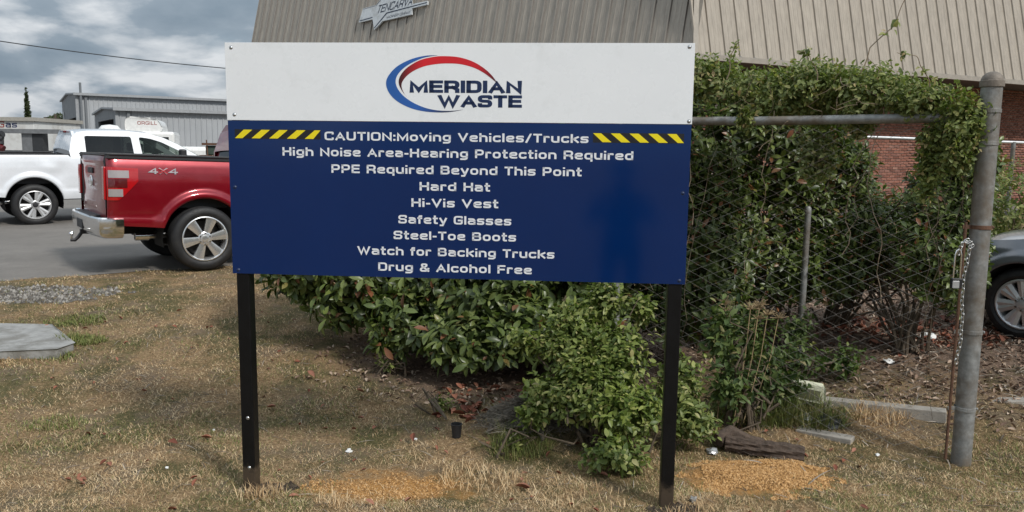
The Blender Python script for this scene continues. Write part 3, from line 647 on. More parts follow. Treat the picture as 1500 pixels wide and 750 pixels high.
for x in (-47.0, -46.0):
    po = thing('pole', 'right and taller of the two distant utility poles above the small trees' if x > -46.5 else 'left and shorter of the two distant utility poles above the small trees', 'pole', (x, 82, .4), group='distant poles above the small trees'); MB().tube([(0, 0, 0), (.02, 0, 4.6 if x > -46.5 else 4.3)], .12, 8).build('shaft', bark, po); MB().box(-.5, .5, -.05, .05, 4.1, 4.2).build('crossarm', bark, po)
# white shed with painted letters
wsh = thing('white_shed', 'white metal shed with red and blue painted letters at the left edge of the yard', 'shed', (-26.3, 37, .44)); white_p = M('white_metal_siding', (.62, .62, .60), .55, var=.06, scale=.8, dirt=((.35, .32, .28), 1.2, .5, .5))
MB().box(0, 4.55, 0, 4, 0, 2.55).build('wall', white_p, wsh, bevel=.02); MB().box(-.1, 4.65, -.12, 4.1, 2.55, 2.72).build('roof', M('tan_roof_trim', (.34, .32, .28), .6), wsh)
redp = M('red_painted_letter', (.30, .03, .02), .5); navp = M('blue_painted_letter', (.02, .03, .10), .5)
text_mb('G', 2.95, 3.22, 2.26, .27, lambda u, z: (u, -.012, z), t=.2).build('painted_letter', redp, wsh); text_mb('as', 3.28, 3.80, 2.26, .27, lambda u, z: (u, -.012, z), t=.22).build('painted_letter', navp, wsh)
MB().lathe([(0, 0), (.17, 0), (.17, .02), (0, .02)], 20, Matrix.Translation((2.6, -.01, 2.38)) @ Matrix.Rotation(R(90), 4, 'X')).build('painted_emblem', navp, wsh)
# steel rack
rk = thing('steel_rack', 'tall grey steel pipe rack with long horizontal beams behind the white pickup', 'rack', (-17.95, 26.5, .43)); sg_ = M('dull_grey_steel', (.20, .205, .21), .5, metal=.3, var=.2); dk = M('dark_steel', (.03, .032, .035), .6)
MB().box(-1, 3.2, -.1, .1, 1.86, 2.00).box(-1, 3.2, .9, 1.1, 1.88, 1.98).build('beam', sg_, rk)
for x, mt in ((1.95, sg_), (2.3, dk), (-.6, dk)): MB().box(x, x + .34, 0, .3, 0, 1.90).build('column', mt, rk)
MB().tube([(1.0, -.2, 2.5), (1.02, -.2, 1.4)], .025, 6).build('rod', dk, rk)
hr = thing('cable_hoist', 'black and dark red hoist hanging under the steel rack', 'hoist', (-16.9, 26.1, .43)); rs = random.Random(4); b_ = MB()
for i in range(12): b_.tube([(rs.uniform(-.5, .5), rs.uniform(-.1, .1), 1.6 + rs.uniform(-.25, .3)), (rs.uniform(-.5, .7), 0, 1.6 + rs.uniform(-.2, .3))], .10, 8)
b_.build('drum', dk, hr); MB().tube([(-.2, 0, 1.4), (.2, .0, 1.55), (.55, -.02, 1.35)], .11, 10).build('motor', M('dark_red_paint', (.10, .012, .015), .4), hr, smooth=True); MB().tube([(0, 0, 1.75), (0, 0, 2.0)], .04, 6).build('hanger', dk, hr)
yf = thing('yard_fence', 'low chain link yard fence in front of the white shed', 'fence', (-22, 32, .43)); MB().tube([(-2, 0, 1.25), (4.5, 0, 1.25)], .03, 6).build('top_rail', dk, yf)
for k in range(3): MB().tube([(-1.6 + k * 2.6, 0, 0), (-1.6 + k * 2.6, 0, 1.3)], .04, 6).build('post', dk, yf)
b_ = MB()
for k in range(60): a_ = -2 + k * .11; b_.add([(a_, 0, .1), (a_ + .006, 0, .1), (a_ + .55, 0, 1.24), (a_ + .544, 0, 1.24)], [(0, 1, 2, 3)]); b_.add([(a_, 0, 1.24), (a_ + .006, 0, 1.24), (a_ + .55, 0, .1), (a_ + .544, 0, .1)], [(0, 1, 2, 3)])
b_.build('wire_mesh', dk, yf, kind='stuff')
pb = thing('long_low_building', 'long low pale building beyond the yard between the rack and the warehouse', 'building', (-44, 80, .44)); MB().box(-6, 12, 0, 8, 0, 1.1).build('wall', M('pale_wall', (.42, .40, .37), .7), pb); MB().box(-6.3, 12.3, -.4, 8.4, 1.1, 1.25).build('roof', grey_trim, pb)

# overhead cable
ob = MB(); P0, P1 = Vector((-21.5, 22.0, 5.6)), Vector((-4.5, 36.0, 4.75)); ob.tube([P0.lerp(P1, t / 24) + Vector((0, 0, -.55 * 4 * (t / 24) * (1 - t / 24) + .3)) for t in range(-6, 25)], .016, 6)
wr = ob.build('overhead_cable', dk); tag(wr, 'thin dark cable sagging across the cloudy sky on the left', 'cable')

# ------------------------------------------------------------------ vehicles
tyre_m = M('tyre_rubber', (.010, .010, .011), .6, var=.25, scale=20, bmp=.2, bscale=90, dirt=((.03, .027, .024), 6, .5, .5))
black_pl = M('black_plastic', (.018, .018, .02), .55, var=.2, scale=20, bmp=.15, bscale=150)
under = M('underbody_black', (.012, .012, .012), .9)
def paint(name, col, coat=.9, rough=.3, metal=.25, dirt=None): 
    return M(name, col, rough, metal=metal, var=.05, scale=2, coat=coat, dirt=dirt)
def wheel(parent, x, y, side, rad, wid, rimr, spokes, rim_m, split=.0, cap=None, style=0):
    """side = -1: outer face towards -y"""
    t = bpy.data.objects.new('wheel', None); C.objects.link(t); t.parent = parent
    base = Matrix.Translation((x, y, rad)) @ Matrix.Rotation(R(90) * (1 if side < 0 else -1), 4, 'X'); t.matrix_local = base
    h = wid / 2
    pr_ = [(rimr - .004, h - .03), (rimr + .008, h - .006), (rimr + .03, h + .004), (rad - .07, h + .006), (rad - .035, h - .004), (rad - .012, h - .02), (rad, h - .05)]
    tread = [(rad, h - .05)]
    for k in range(5): z_ = h - .06 - k * (wid - .12) / 4.6; tread += [(rad, z_ + .012), (rad - .012, z_), (rad, z_ - .012)]
    prof = pr_ + tread[1:] + [(rad, -h + .03), (rad - .03, -h), (rimr, -h + .01)]
    MB().lathe(prof, 56).build('tyre', tyre_m, t, smooth=True)
    b_ = MB().lathe([(rimr - .004, h - .032), (rimr - .002, h - .01), (rimr - .014, h - .006), (rimr - .026, h - .02), (rimr - .034, -.02), (rimr - .04, -h + .02)], 56)
    dpt = h - .035
    for k in range(spokes):
        a = 2 * math.pi * k / spokes + .2
        for sgn in ((-1, 1) if split else (0,)):
            w0, w1 = (.026, .034) if split else (rimr * .12, rimr * .235)
            a2 = a + sgn * split; d_ = Vector((math.cos(a2), math.sin(a2), 0)); d0 = Vector((math.cos(a + sgn * split * .35), math.sin(a + sgn * split * .35), 0)); n_ = Vector((-d_.y, d_.x, 0))
            p0, p1 = d0 * rimr * .2, d_ * (rimr - .018)
            q = [p0 - n_ * w0, p0 + n_ * w0, p1 + n_ * w1, p1 - n_ * w1]
            zf = [dpt + .004, dpt + .004, dpt + .012, dpt + .012]; pm = (p0 + p1) / 2
            top = [Vector((v_.x, v_.y, z_)) for v_, z_ in zip(q, zf)]; bot = [Vector((v_.x, v_.y, z_ - .04)) for v_, z_ in zip(q, zf)]
            rdg = [Vector((p0.x, p0.y, dpt + .016)), Vector((p1.x, p1.y, dpt + .022))]
            b_.add(top + bot + rdg, [(0, 8, 9, 3), (1, 2, 9, 8), (0, 1, 8), (3, 9, 2), (0, 3, 7, 4), (1, 5, 6, 2), (0, 4, 5, 1), (3, 2, 6, 7)])
    b_.lathe([(rimr * .30, dpt - .03), (rimr * .30, dpt + .012), (rimr * .24, dpt + .02), (rimr * .20, dpt + .02), (rimr * .17, dpt + .012)], 28)
    rim = b_.build('rim', rim_m, t, smooth=True)
    MB().lathe([(rimr * .17, dpt + .012), (rimr * .16, dpt + .026), (rimr * .1, dpt + .03), (0, dpt + .03)], 24).build('centre_cap', cap or rim_m, rim, smooth=True)
    nb = MB()
    for k in range(6):
        a = 2 * math.pi * (k + .5) / 6; nb.lathe([(.0, dpt + .03), (.009, dpt + .03), (.011, dpt + .01)], 8, Matrix.Translation((rimr * .24 * math.cos(a), rimr * .24 * math.sin(a), 0)))
    nb.build('lug_nut', M('lug_chrome', (.5, .5, .5), .25, metal=1), rim)
    MB().lathe([(0, -.01), (rimr * .78, -.01), (rimr * .8, -.03), (0, -.03)], 32).lathe([(rimr - .04, -h + .03), (0, -h + .03)], 32).build('brake_disc', M('brake_dark', (.03, .028, .026), .5, metal=.5), t, smooth=True)
    return t
def interp(tab, x):
    if x <= tab[0][0]: return tab[0][1]
    for (a, b_), (c, d_) in zip(tab, tab[1:]):
        if x <= c: return b_ + (d_ - b_) * (x - a) / (c - a)
    return tab[-1][1]
def body_side(sgn, x0, x1, top, bot, prof, arches, hw, rear_r=.10, front_r=.55, flare=.035, extra=None):
    cols = set(np.round(np.arange(x0, x1, .06), 3)) | {x0, x1}
    for cx, cz, r in arches:
        cols = {c for c in cols if not (cx - r - .02 < c < cx + r + .02)}
        cols |= {cx + r * math.cos(math.pi * k / 26) for k in range(27)}
    cols |= {x0 + .015, x0 + .035, x0 + .06, x0 + .09}; cols = sorted(cols)
    def zb(x):
        z = interp(bot, x)
        for cx, cz, r in arches:
            if abs(x - cx) <= r + 1e-6: z = max(z, cz + math.sqrt(max(0, r * r - (x - cx) ** 2)))
        return z
    rows = np.linspace(0, 1, 26)
    def fn(x, t):
        a, b_ = zb(x), interp(top, x); z = a + (b_ - a) * t
        y = hw + interp(prof, z / 1.44 * 1.44 if True else z)
        for cx, cz, r in arches:
            d_ = math.hypot(x - cx, z - cz) - r
            if z > interp(bot, x) - .02 and -.01 < d_ < .13: y += flare * (1 - sm(.05, .12, d_)) * float(sm(-.01, .015, d_) * .6 + .4)
        u = (x - x0) / rear_r
        if u < 1: y -= rear_r * .55 * (1 - math.sqrt(max(0, 1 - (1 - u) ** 2)))
        u = (x1 - x) / front_r
        if u < 1: y -= front_r * .62 * (1 - math.sqrt(max(0, 1 - (1 - u) ** 2)))
        if extra: y += extra(x, z)
        return (x, sgn * y, z)
    return MB().grid(fn, cols, list(rows)), cols, fn, zb
def greenhouse(t, body_m, glass_r, glass_f, pts, zb_, zr, wb, wr, wins, pillar_m=None, roof_crown=.05, rear_glass=True, name='cab'):
    """pts: side outline (x, z) counter clockwise starting at the rear bottom: rear bottom, rear top, front top, front bottom"""
    def yy(z): return wb + (wr - wb) * (z - zb_) / (zr - zb_)
    cab = None
    for sg_n in (-1, 1):
        b_ = MB(); b_.holes([pts] + [[tuple(p) for p in rounded([Vector(q) for q in w_], .05, True)] for w_, _ in wins], lambda u, v, k: (u, sg_n * (yy(v) - k), v), .04)
        o_ = b_.build('cab_side', body_m, t)
        for w_, gm in wins:
            lp = [tuple(p) for p in rounded([Vector(q) for q in w_], .05, True)]
            MB().sheet([lp], lambda u, v: (u, sg_n * (yy(v) - .012), v)).build('side_window', gm, t)
    (rx, rz), (rtx, rtz) = pts[0], pts[1]
    top = [p for p in pts[1:-1]]
    b_ = MB(); us = [p[0] for p in top]; vs_ = np.linspace(-1, 1, 13)
    P = [[(x, v_ * (yy(z) - .004), z + roof_crown * (1 - v_ * v_) ** .8 * (1 if 0 < i < len(top) - 1 else .9)) for v_ in vs_] for i, (x, z) in enumerate(top)]
    # roof from the rear top to the header of the windshield
    nroof = len(top) - 1
    V = [q for r_ in P for q in r_]; n = len(vs_)
    b_.add(V, [(i * n + j, (i + 1) * n + j, (i + 1) * n + j + 1, i * n + j + 1) for i in range(nroof) for j in range(n - 1)])
    b_.build('roof', body_m, t, smooth=True)
    return yy

def pickup(name, label, mat, body_m, rim_m, o_):
    t = thing(name, label, 'pickup truck', mat=mat)
    hw = 1.0; XR, XC, XF = -1.12, .66, 4.62; TOP = [(XR, 1.415), (XR + .06, 1.44), (XC, 1.435), (XC + .02, 1.36), (2.9, 1.33), (3.25, 1.30), (4.3, 1.20), (XF, 1.08)] if o_['kind'] == 'red' else [(XR, 1.36), (XC, 1.36), (XC + .02, 1.30), (2.9, 1.27), (3.25, 1.27), (4.3, 1.18), (XF, 1.05)]
    BOT = [(XR, .60), (-.50, .56), (.5, .50), (3.2, .50), (XF, .45)]
    PROF = [(.45, -.055), (.58, -.022), (.66, -.012), (.70, -.03), (.75, -.018), (.95, .0), (1.12, .0), (1.24, -.012), (1.33, -.03), (1.40, -.055), (1.44, -.075)]
    ar = [(0, .43, .50), (3.68, .43, .50)]
    dent = o_.get('dent')
    for sg_n in (-1, 1):
        b_, cols, fn, zb = body_side(sg_n, XR, XF, TOP, BOT, PROF, ar, hw - .03, extra=dent if sg_n < 0 else None, flare=.045)
        b_.build('body_side', body_m, t, smooth=True)
        if o_['kind'] == 'red':
            rl = MB(); rl.box(XR + .0, XC - .01, sg_n * .80, sg_n * .915, 1.436, 1.462).build('bed_rail_cap', black_pl, t, bevel=.008)
        else: MB().box(XR, XC - .01, sg_n * .80, sg_n * .915, 1.356, 1.376).build('bed_rail_cap', black_pl, t, bevel=.006)
        for cx, cz, r in ar:
            b2 = MB(); n = 20
            b2.grid(lambda a, v_: (cx + (r + .0) * math.cos(a), sg_n * v_, cz + r * math.sin(a)), list(np.linspace(-.25, math.pi + .25, n)), [.45, .93]); b2.add([(cx + r * math.cos(a), sg_n * .45, cz + r * math.sin(a)) for a in np.linspace(-.25, math.pi + .25, n)], [tuple(range(n))])
            b2.build('wheel_well', under, t)
    # bed
    zt = 1.43 if o_['kind'] == 'red' else 1.35
    MB().box(XR + .03, XC, -.8, .8, .80, .84).box(XR + .0, XC, -.83, -.80, .8, zt).box(XR, XC, .80, .83, .8, zt).box(XC - .04, XC, -.8, .8, .8, zt).box(XR, XC, -.93, -.83, zt - .03, zt).box(XR, XC, .83, .93, zt - .03, zt).build('bed_liner', black_pl, t)
    tg = MB().grid(lambda y, z: (XR - .015 - .018 * math.exp(-((z - 1.36) / .045) ** 2) + .03 * (abs(y) / .78) ** 6 + .012 * math.exp(-((z - .98) / .12) ** 2), y, z), list(np.linspace(-.76, .76, 25)), list(np.linspace(.62, zt + .0, 24)))
    tgo = tg.build('tailgate', o_.get('tail_m', body_m), t, smooth=True)
    MB().box(XR - .035, XR + .03, -.76, .76, zt, zt + .018).build('tailgate_cap', black_pl, tgo, bevel=.006)
    MB().box(XR - .03, XR - .008, -.16, .16, 1.20, 1.27).build('handle', black_pl, tgo, bevel=.008)
    MB().lathe([(0, .012), (.105, .01), (.12, 0)], 28, Matrix.Translation((XR - .02, 0, 1.10)) @ Matrix.Rotation(R(-90), 4, 'Y') @ Matrix.Diagonal((.62, 1, 1, 1))).build('emblem', chrome, tgo, smooth=True)
    # bumper: wraps round the rear corners
    def bpt(u, v_):
        y = u * .96; a = abs(u); x = XR - .15 - .02 * (1 - a * a) + (.04 * max(0, a - .8) / .2 if a > .8 else 0); 
        return (x + .03 * v_ * v_, y, .66 - .20 * (v_ + 1) / 2)
    bm2 = MB(); prof_b = [(-.0, .665), (-.02, .69), (-.045, .675), (-.05, .60), (-.04, .50), (-.01, .455), (.03, .44)]
    path = [(XR + .16, -.955), (XR + .06, -.962), (XR - .03, -.93), (XR - .075, -.85), (XR - .10, -.6), (XR - .11, -.3), (XR - .11, .3), (XR - .10, .6), (XR - .075, .85), (XR - .03, .93), (XR + .06, .962), (XR + .16, .955)]
    pv = catmull(path, 4); V = []
    for i, p_ in enumerate(pv):
        a, c = Vector(pv[max(i - 1, 0)]), Vector(pv[min(i + 1, len(pv) - 1)]); d_ = (c - a).normalized(); nn_ = Vector((-d_.y, d_.x))
        for o1, z_ in prof_b: V.append((p_[0] - nn_.x * o1 * -1 * -1, p_[1] - nn_.y * o1 * -1 * -1, z_))
    n = len(prof_b); bm2.add(V, [(i * n + j, (i + 1) * n + j, (i + 1) * n + j + 1, i * n + j + 1) for i in range(len(pv) - 1) for j in range(n - 1)])
    bo = bm2.build('bumper', chrome, t, smooth=True)
    MB().box(XR - .13, XR + .02, -.55, .55, .668, .70).box(XR - .08, XR + .05, -.9, .9, .62, .675).build('step_pad', black_pl, bo, bevel=.01)
    MB().box(XR - .165, XR - .13, -.2, .2, .50, .62).build('plate_recess', black_pl, bo, bevel=.01)
    hi = MB().box(XR - .16, XR + .05, -.035, .035, .42, .48).build('hitch', black_pl, t, bevel=.006)
    MB().tube([(XR - .14, 0, .44), (XR - .18, 0, .38), (XR - .22, 0, .34), (XR - .27, 0, .345)], .022, 10).build('tow_bar', black_pl, hi, smooth=True)
    MB().lathe([(.0, .09), (.018, .085), (.027, .065), (.018, .04), (.012, .03), (.012, 0)], 14, Matrix.Translation((XR - .26, 0, .36))).build('tow_ball', chrome, hi, smooth=True)
    # tail lights
    for sg_n in (-1, 1):
        lens = o_['lens'][0]
        # side lens: hugging the body side, C shaped like the original
        def sidept(x, z, k=0):
            y = hw - .03 + interp(PROF, z) + .012 + k; u = (x - XR) / .10
            if u < 1: y -= .1 * .55 * (1 - math.sqrt(max(0, 1 - (1 - max(u, 0)) ** 2)))
            return (x, sg_n * y, z)
        us = list(np.linspace(XR - .004, XR + .34, 12)); 
        def lf(x, v_):
            k = (x - XR) / .34; zt_, zb_ = 1.30 - .012 * k, .90 + .30 * max(0, k - .35) ** 1.1 * 1.25
            return sidept(x, zb_ + (zt_ - zb_) * v_)
        lo = MB().grid(lf, us, list(np.linspace(0, 1, 8))).build('tail_light', o_['lens'][0], t, smooth=True)
        MB().grid(lambda x, v_: sidept(x, 1.17 + .09 * v_, .006), list(np.linspace(XR + .01, XR + .235, 8)), [0, .5, 1]).build('reverse_lens', o_['lens'][1], lo, smooth=True)
        MB().grid(lambda x, v_: sidept(x, 1.055 + .105 * v_, .006), list(np.linspace(XR + .01, XR + .215, 8)), [0, .5, 1]).build('dark_lens', o_['lens'][2], lo, smooth=True)
        MB().grid(lambda x, v_: sidept(x, .945 + .09 * v_, .006), list(np.linspace(XR + .01, XR + .165, 8)), [0, .5, 1]).build('reverse_lens', o_['lens'][1], lo, smooth=True)
        MB().box(XR - .03, XR + .0, sg_n * .77, sg_n * .90, .90, 1.30).build('tail_light_rear', o_['lens'][0], lo, bevel=.012)
    # cab
    zb_, zr = TOP[3][1], o_['roof']; wb, wr_ = .915, .72
    outline = [(XC + .02, zb_ - .02), (XC + .0, zb_ + .16), (XC + .07, zr - .13), (XC + .17, zr - .03), (XC + .40, zr), (1.7, zr + .012), (2.15, zr - .025), (2.45, zr - .11), (2.75, zr - .25), (3.30, zb_ - .02)]
    zl_, zu = zb_ + .04, zr - .10
    w1 = [(XC + .30, zl_), (XC + .30, zu - .01), (XC + .34, zu), (1.83, zu - .005), (1.86, zl_)]
    w2 = [(2.02, zl_), (1.98, zu - .01), (2.20, zu - .04), (2.42, zu - .11), (2.92, zl_ + .06), (2.95, zl_)]
    greenhouse(t, body_m, None, None, outline, zb_, zr, wb, wr_, [(w1, o_['g1']), (w2, o_['g2'])], roof_crown=.035)
    yy = lambda z: wb + (wr_ - wb) * (z - zb_) / (zr - zb_)
    # rear wall of the cab with its window
    def rearf(u, v_, k): 
        x = XC + .02 + (v_ - zb_) * .13 + k; return (x, u * min(.88, yy(v_) - .005), v_)
    MB().holes([[(-1, zb_ - .3), (1, zb_ - .3), (.985, zr - .10), (.8, zr - .01), (-.8, zr - .01), (-.985, zr - .10)], [(-.8, zb_ + .05), (.8, zb_ + .05), (.76, zr - .13), (-.76, zr - .13)]], rearf, .05).build('cab_back', body_m, t)
    MB().sheet([[(-.83, zb_ + .03), (.83, zb_ + .03), (.79, zr - .11), (-.79, zr - .11)]], lambda u, v_: rearf(u, v_, -.006)).build('rear_window', o_['g1'], t)
    MB().box(XC + .03, XC + .09, -.18, .18, zr - .05, zr - .005).build('brake_light', o_['lens'][2], t, bevel=.008)
    MB().grid(lambda x, v_: (x, v_ * yy(interp([(2.15, zr - .025), (2.45, zr - .11), (2.75, zr - .25), (3.3, zb_)], x)) * .985, interp([(2.15, zr - .02), (2.45, zr - .10), (2.75, zr - .24), (3.32, zb_ - .01)], x) + .02 * (1 - v_ * v_)), [2.3, 2.45, 2.75, 3.05, 3.32], list(np.linspace(-1, 1, 9))).build('windshield', o_['g2'], t, smooth=True)
    MB().grid(lambda x, v_: (x, v_ * .93 * (1 - .1 * max(0, (x - 3.9) / .7) ** 2), interp([(p_[0], p_[1]) for p_ in TOP[4:]], x) + .07 * (1 - v_ ** 4) - .0), list(np.linspace(3.2, XF - .02, 14)), list(np.linspace(-1, 1, 15))).build('hood', body_m, t, smooth=True)
    MB().box(XF - .12, XF + .04, -.72, .72, .55, 1.06).build('grille', chrome, t, bevel=.03); MB().box(XF - .3, XF + .1, -.9, .9, .38, .56).build('front_bumper', chrome, t, bevel=.05)
    # inside
    MB().box(XC + .1, 3.3, -.86, .86, .55, .9).box(2.95, 3.2, -.8, .8, .9, zb_ - .02).build('cabin_floor', under, t)
    seat = M('grey_seat_cloth', (.10, .10, .10), .9)
    for x in (1.05, 2.05):
        for y in (-.42, .42): MB().box(x - .02, x + .12, y - .26, y + .26, .9, zb_ + .12).box(x - .01, x + .08, y - .12, y + .12, zb_ + .14, zb_ + .32).build('seat', seat, t, bevel=.035)
    MB().lathe([(.17, -.012), (.185, 0), (.17, .012), (.158, 0), (.17, -.012)], 24, Matrix.Translation((2.72, .4, zb_ + .0)) @ Matrix.Rotation(R(65), 4, 'Y')).build('steering_wheel', black_pl, t, smooth=True)
    for sg_n in (-1, 1):
        MB().box(2.72, 2.84, sg_n * .93, sg_n * 1.14, zb_ + .02, zb_ + .22).build('door_mirror', o_.get('mirror', black_pl), t, bevel=.03)
        for x in (1.70, 2.0): MB().box(x - (.09 if x < 1.9 else -.0), x + (.09 if x < 1.9 else .18), sg_n * .968, sg_n * .995, 1.12, 1.15).build('door_handle', chrome, t, bevel=.008)
    for x in (-.0, 3.68):
        for y, sd_ in ((-.86, -1), (.86, 1)): wheel(t, x, y, sd_, o_['wr'], .285, o_['rr'], o_['spokes'], rim_m, split=o_.get('split', 0), cap=o_.get('cap'))
    MB().tube([(0, -.7, .41), (0, .7, .41)], .06, 10).box(XR + .1, 4.3, -.5, -.38, .45, .62).box(XR + .1, 4.3, .38, .5, .45, .62).lathe([(0, -.17), (.12, -.14), (.16, 0), (.12, .14), (0, .17)], 14, Matrix.Translation((0, 0, .41)) @ Matrix.Rotation(R(90), 4, 'X')).build('axle', under, t)
    MB().tube([(-.2, .62, .46), (-.45, .55, .42)], .05, 12).build('shock_absorber', M('pale_blue_shock', (.3, .35, .4), .5), t)
    ex = MB().tube([(.3, -.55, .47), (-.35, -.60, .45), (-.62, -.62, .43)], .045, 14, cap=False).lathe([(.045, -.0), (.055, .0), (.055, .16), (.047, .16), (.04, .02)], 18, Matrix.Translation((-.60, -.62, .43)) @ Matrix.Rotation(R(-90), 4, 'Y')); ex.build('exhaust_pipe', chrome, t, smooth=True)
    return t, hw, PROF, XR
def pose(x, y, z, yaw, pt, rl):
    cy, sy, cp, sp, a, b_ = math.cos(yaw), math.sin(yaw), math.cos(pt), math.sin(pt), math.cos(rl), math.sin(rl)
    m_ = Matrix(((cy, -sy, 0), (sy, cy, 0), (0, 0, 1))) @ Matrix(((cp, 0, -sp), (0, 1, 0), (sp, 0, cp))) @ Matrix(((1, 0, 0), (0, a, -b_), (0, b_, a)))
    m_ = m_.to_4x4(); m_.translation = (x, y, z); return m_
pol_rim = M('polished_alloy', (.80, .80, .80), .2, metal=.82, var=.04)
red_lens = M('red_lens', (.42, .006, .010), .12, var=.1, coat=1); clear_lens = M('clear_lens', (.32, .29, .29), .15, var=.06, coat=1); dark_lens = M('dark_red_lens', (.10, .008, .01), .1, var=.1, coat=1)
g_dark = glassmat('tinted_glass', (.006, .007, .008), .93); g_clear = glassmat('clear_glass', (.012, .02, .018), .45)
red_paint = paint('red_metallic_paint', (.23, .001, .010), metal=.35, rough=.32, dirt=((.20, .06, .05), 2.5, .60, .15))
rt_, hw, PROF, XR = pickup('red_pickup', 'red pickup truck with chrome wheels parked nearest the grass', pose(-4.524, 11.046, .343, .640, -.027, 0), red_paint, pol_rim,
    dict(kind='red', roof=1.93, wr=.412, rr=.288, spokes=6, lens=(red_lens, clear_lens, dark_lens), g1=g_dark, g2=g_clear))
b44 = text_mb('4X4', XR + .46, XR + .80, 1.225, .075, lambda u, z: (u, -(hw - .03 + interp(PROF, z)) - .009, z), t=.24, gap=.12)
b44.build('badge', M('grey_badge', (.35, .33, .34), .3, metal=.6), rt_)
text_mb('X', XR + .575, XR + .685, 1.23, .06, lambda u, z: (u, -(hw - .03 + interp(PROF, z)) - .012, z), t=.2).build('badge_cross', red_lens, rt_)
white_paint = paint('white_paint', (.72, .74, .77), metal=0, rough=.28)
dent = lambda x, z: -.035 * math.exp(-((x + 0.0 - .0) ** 2) * 0) * 0 + .022 * math.sin(x * 9 + z * 5) * math.exp(-((x - .36) / .26) ** 2 - ((z - 1.12) / .10) ** 2) - .03 * math.exp(-((x - .45) / .12) ** 2 - ((z - 1.0) / .12) ** 2)
rim_w = M('grey_machined_alloy', (.55, .55, .55), .3, metal=.5, var=.1)
wt_, *_r = pickup('white_pickup', 'white crew cab pickup truck with a dented bed parked behind the red one', pose(-9.857, 16.379, .388, .678, .004, .021), white_paint, rim_w,
    dict(kind='white', roof=1.84, wr=.40, rr=.276, spokes=6, split=.17, dent=dent, lens=(red_lens, clear_lens, dark_lens), g1=g_dark, g2=g_clear, cap=black_pl))

# grey sedan at the right edge
sed_paint = paint('grey_metallic_paint', (.15, .16, .178), metal=.5, rough=.3)
SX, SY = 4.46, 6.90
st_ = thing('grey_sedan', 'grey sedan parked beyond the gate post, its front wheel in view', 'car', mat=pose(SX, SY, g1(SX, SY) - .0, R(125), 0, 0))
# local x: forward with the front axle at 0, +y: the side towards the camera
OFFY = -.78
stop = [(-3.75, .86), (-3.4, .98), (-2.9, .95), (-.9, .93), (-.2, .91), (.35, .84), (.70, .70), (.83, .58)]; sbot = [(-3.75, .30), (-3.2, .22), (.3, .22), (.83, .24)]
sprof = [(.2, -.07), (.32, -.03), (.5, 0), (.66, .0), (.78, -.025), (.87, -.07), (.95, -.13)]
for sg_n in (-1, 1):
    b_, *_r = body_side(sg_n, -3.75, .83, stop, sbot, sprof, [(0, .315, .365), (-2.75, .315, .365)], .89, rear_r=.3, front_r=.75, flare=.02)
    o_ = b_.build('body_side', sed_paint, st_, smooth=True); o_.location = (0, OFFY, 0)
    for cx in (0, -2.75):
        b2 = MB().grid(lambda a, v_: (cx + .365 * math.cos(a), OFFY + sg_n * v_, .315 + .365 * math.sin(a)), list(np.linspace(-.2, math.pi + .2, 20)), [.5, .86]); b2.add([(cx + .365 * math.cos(a), OFFY + sg_n * .5, .315 + .365 * math.sin(a)) for a in np.linspace(-.2, math.pi + .2, 20)], [tuple(range(20))]); b2.build('wheel_well', under, st_)
    MB().box(.55, .74, OFFY + sg_n * .5, OFFY + sg_n * .74, .52, .66).build('headlight', clear_lens, st_, bevel=.04)
    MB().box(-1.02, -.86, OFFY + sg_n * .86, OFFY + sg_n * 1.04, .93, 1.05).build('door_mirror', sed_paint, st_, bevel=.04)
def hoodz(x, v_): return interp(stop, x) + .075 * (1 - abs(v_) ** 3) * min(1, (.83 - x) / .2 + .2)
MB().grid(lambda x, v_: (x, OFFY + v_ * (.82 - .62 * .75 * (1 - math.sqrt(max(0, 1 - max(0, 1 - (.83 - x) / .75) ** 2)))), hoodz(x, v_)), list(np.linspace(-1.0, .81, 22)), list(np.linspace(-1, 1, 17))).build('hood', sed_paint, st_, smooth=True)
MB().grid(lambda x, v_: (x, OFFY + v_ * .82, hoodz(x, v_)), list(np.linspace(-3.75, -2.9, 8)), list(np.linspace(-1, 1, 9))).build('trunk_lid', sed_paint, st_, smooth=True)
MB().box(.55, .80, OFFY - .45, OFFY + .45, .25, .56).build('front_bumper', black_pl, st_, bevel=.05); MB().box(-3.76, -3.6, OFFY - .6, OFFY + .6, .25, .86).build('rear_bumper', sed_paint, st_, bevel=.04)
so_ = [(-3.35, .93), (-2.75, 1.33), (-2.3, 1.42), (-1.9, 1.43), (-1.45, 1.38), (-.75, .92)]
def syy(v_): return .80 - .22 * (v_ - .92) / .5
for sg_n in (-1, 1):
    w_a = [(-2.95, .98), (-2.6, 1.30), (-2.12, 1.36), (-2.12, .98)]; w_b = [(-2.04, .98), (-2.04, 1.36), (-1.55, 1.33), (-1.05, 1.0), (-1.05, .98)]
    MB().holes([so_, w_a, w_b], lambda u, v, k: (u, OFFY + sg_n * (syy(v) - k), v), .03).build('cab_side', sed_paint, st_)
    for w_ in (w_a, w_b): MB().sheet([w_], lambda u, v: (u, OFFY + sg_n * (syy(v) - .01), v)).build('side_window', g_dark, st_)
MB().grid(lambda i, v_: (so_[int(i)][0], OFFY + v_ * syy(so_[int(i)][1]), so_[int(i)][1] + .04 * (1 - v_ * v_)), [1, 2, 3, 4], list(np.linspace(-1, 1, 9))).build('roof', sed_paint, st_, smooth=True)
for i0, nm in ((0, 'rear_window'), (4, 'windshield')): MB().grid(lambda i, v_: (so_[int(i)][0], OFFY + v_ * syy(so_[int(i)][1]), so_[int(i)][1] + .04 * (1 - v_ * v_)), [i0, i0 + 1], list(np.linspace(-1, 1, 9))).build(nm, g_dark, st_, smooth=True)
MB().box(-3.5, .5, OFFY - .7, OFFY + .7, .2, .5).build('underbody', under, st_)
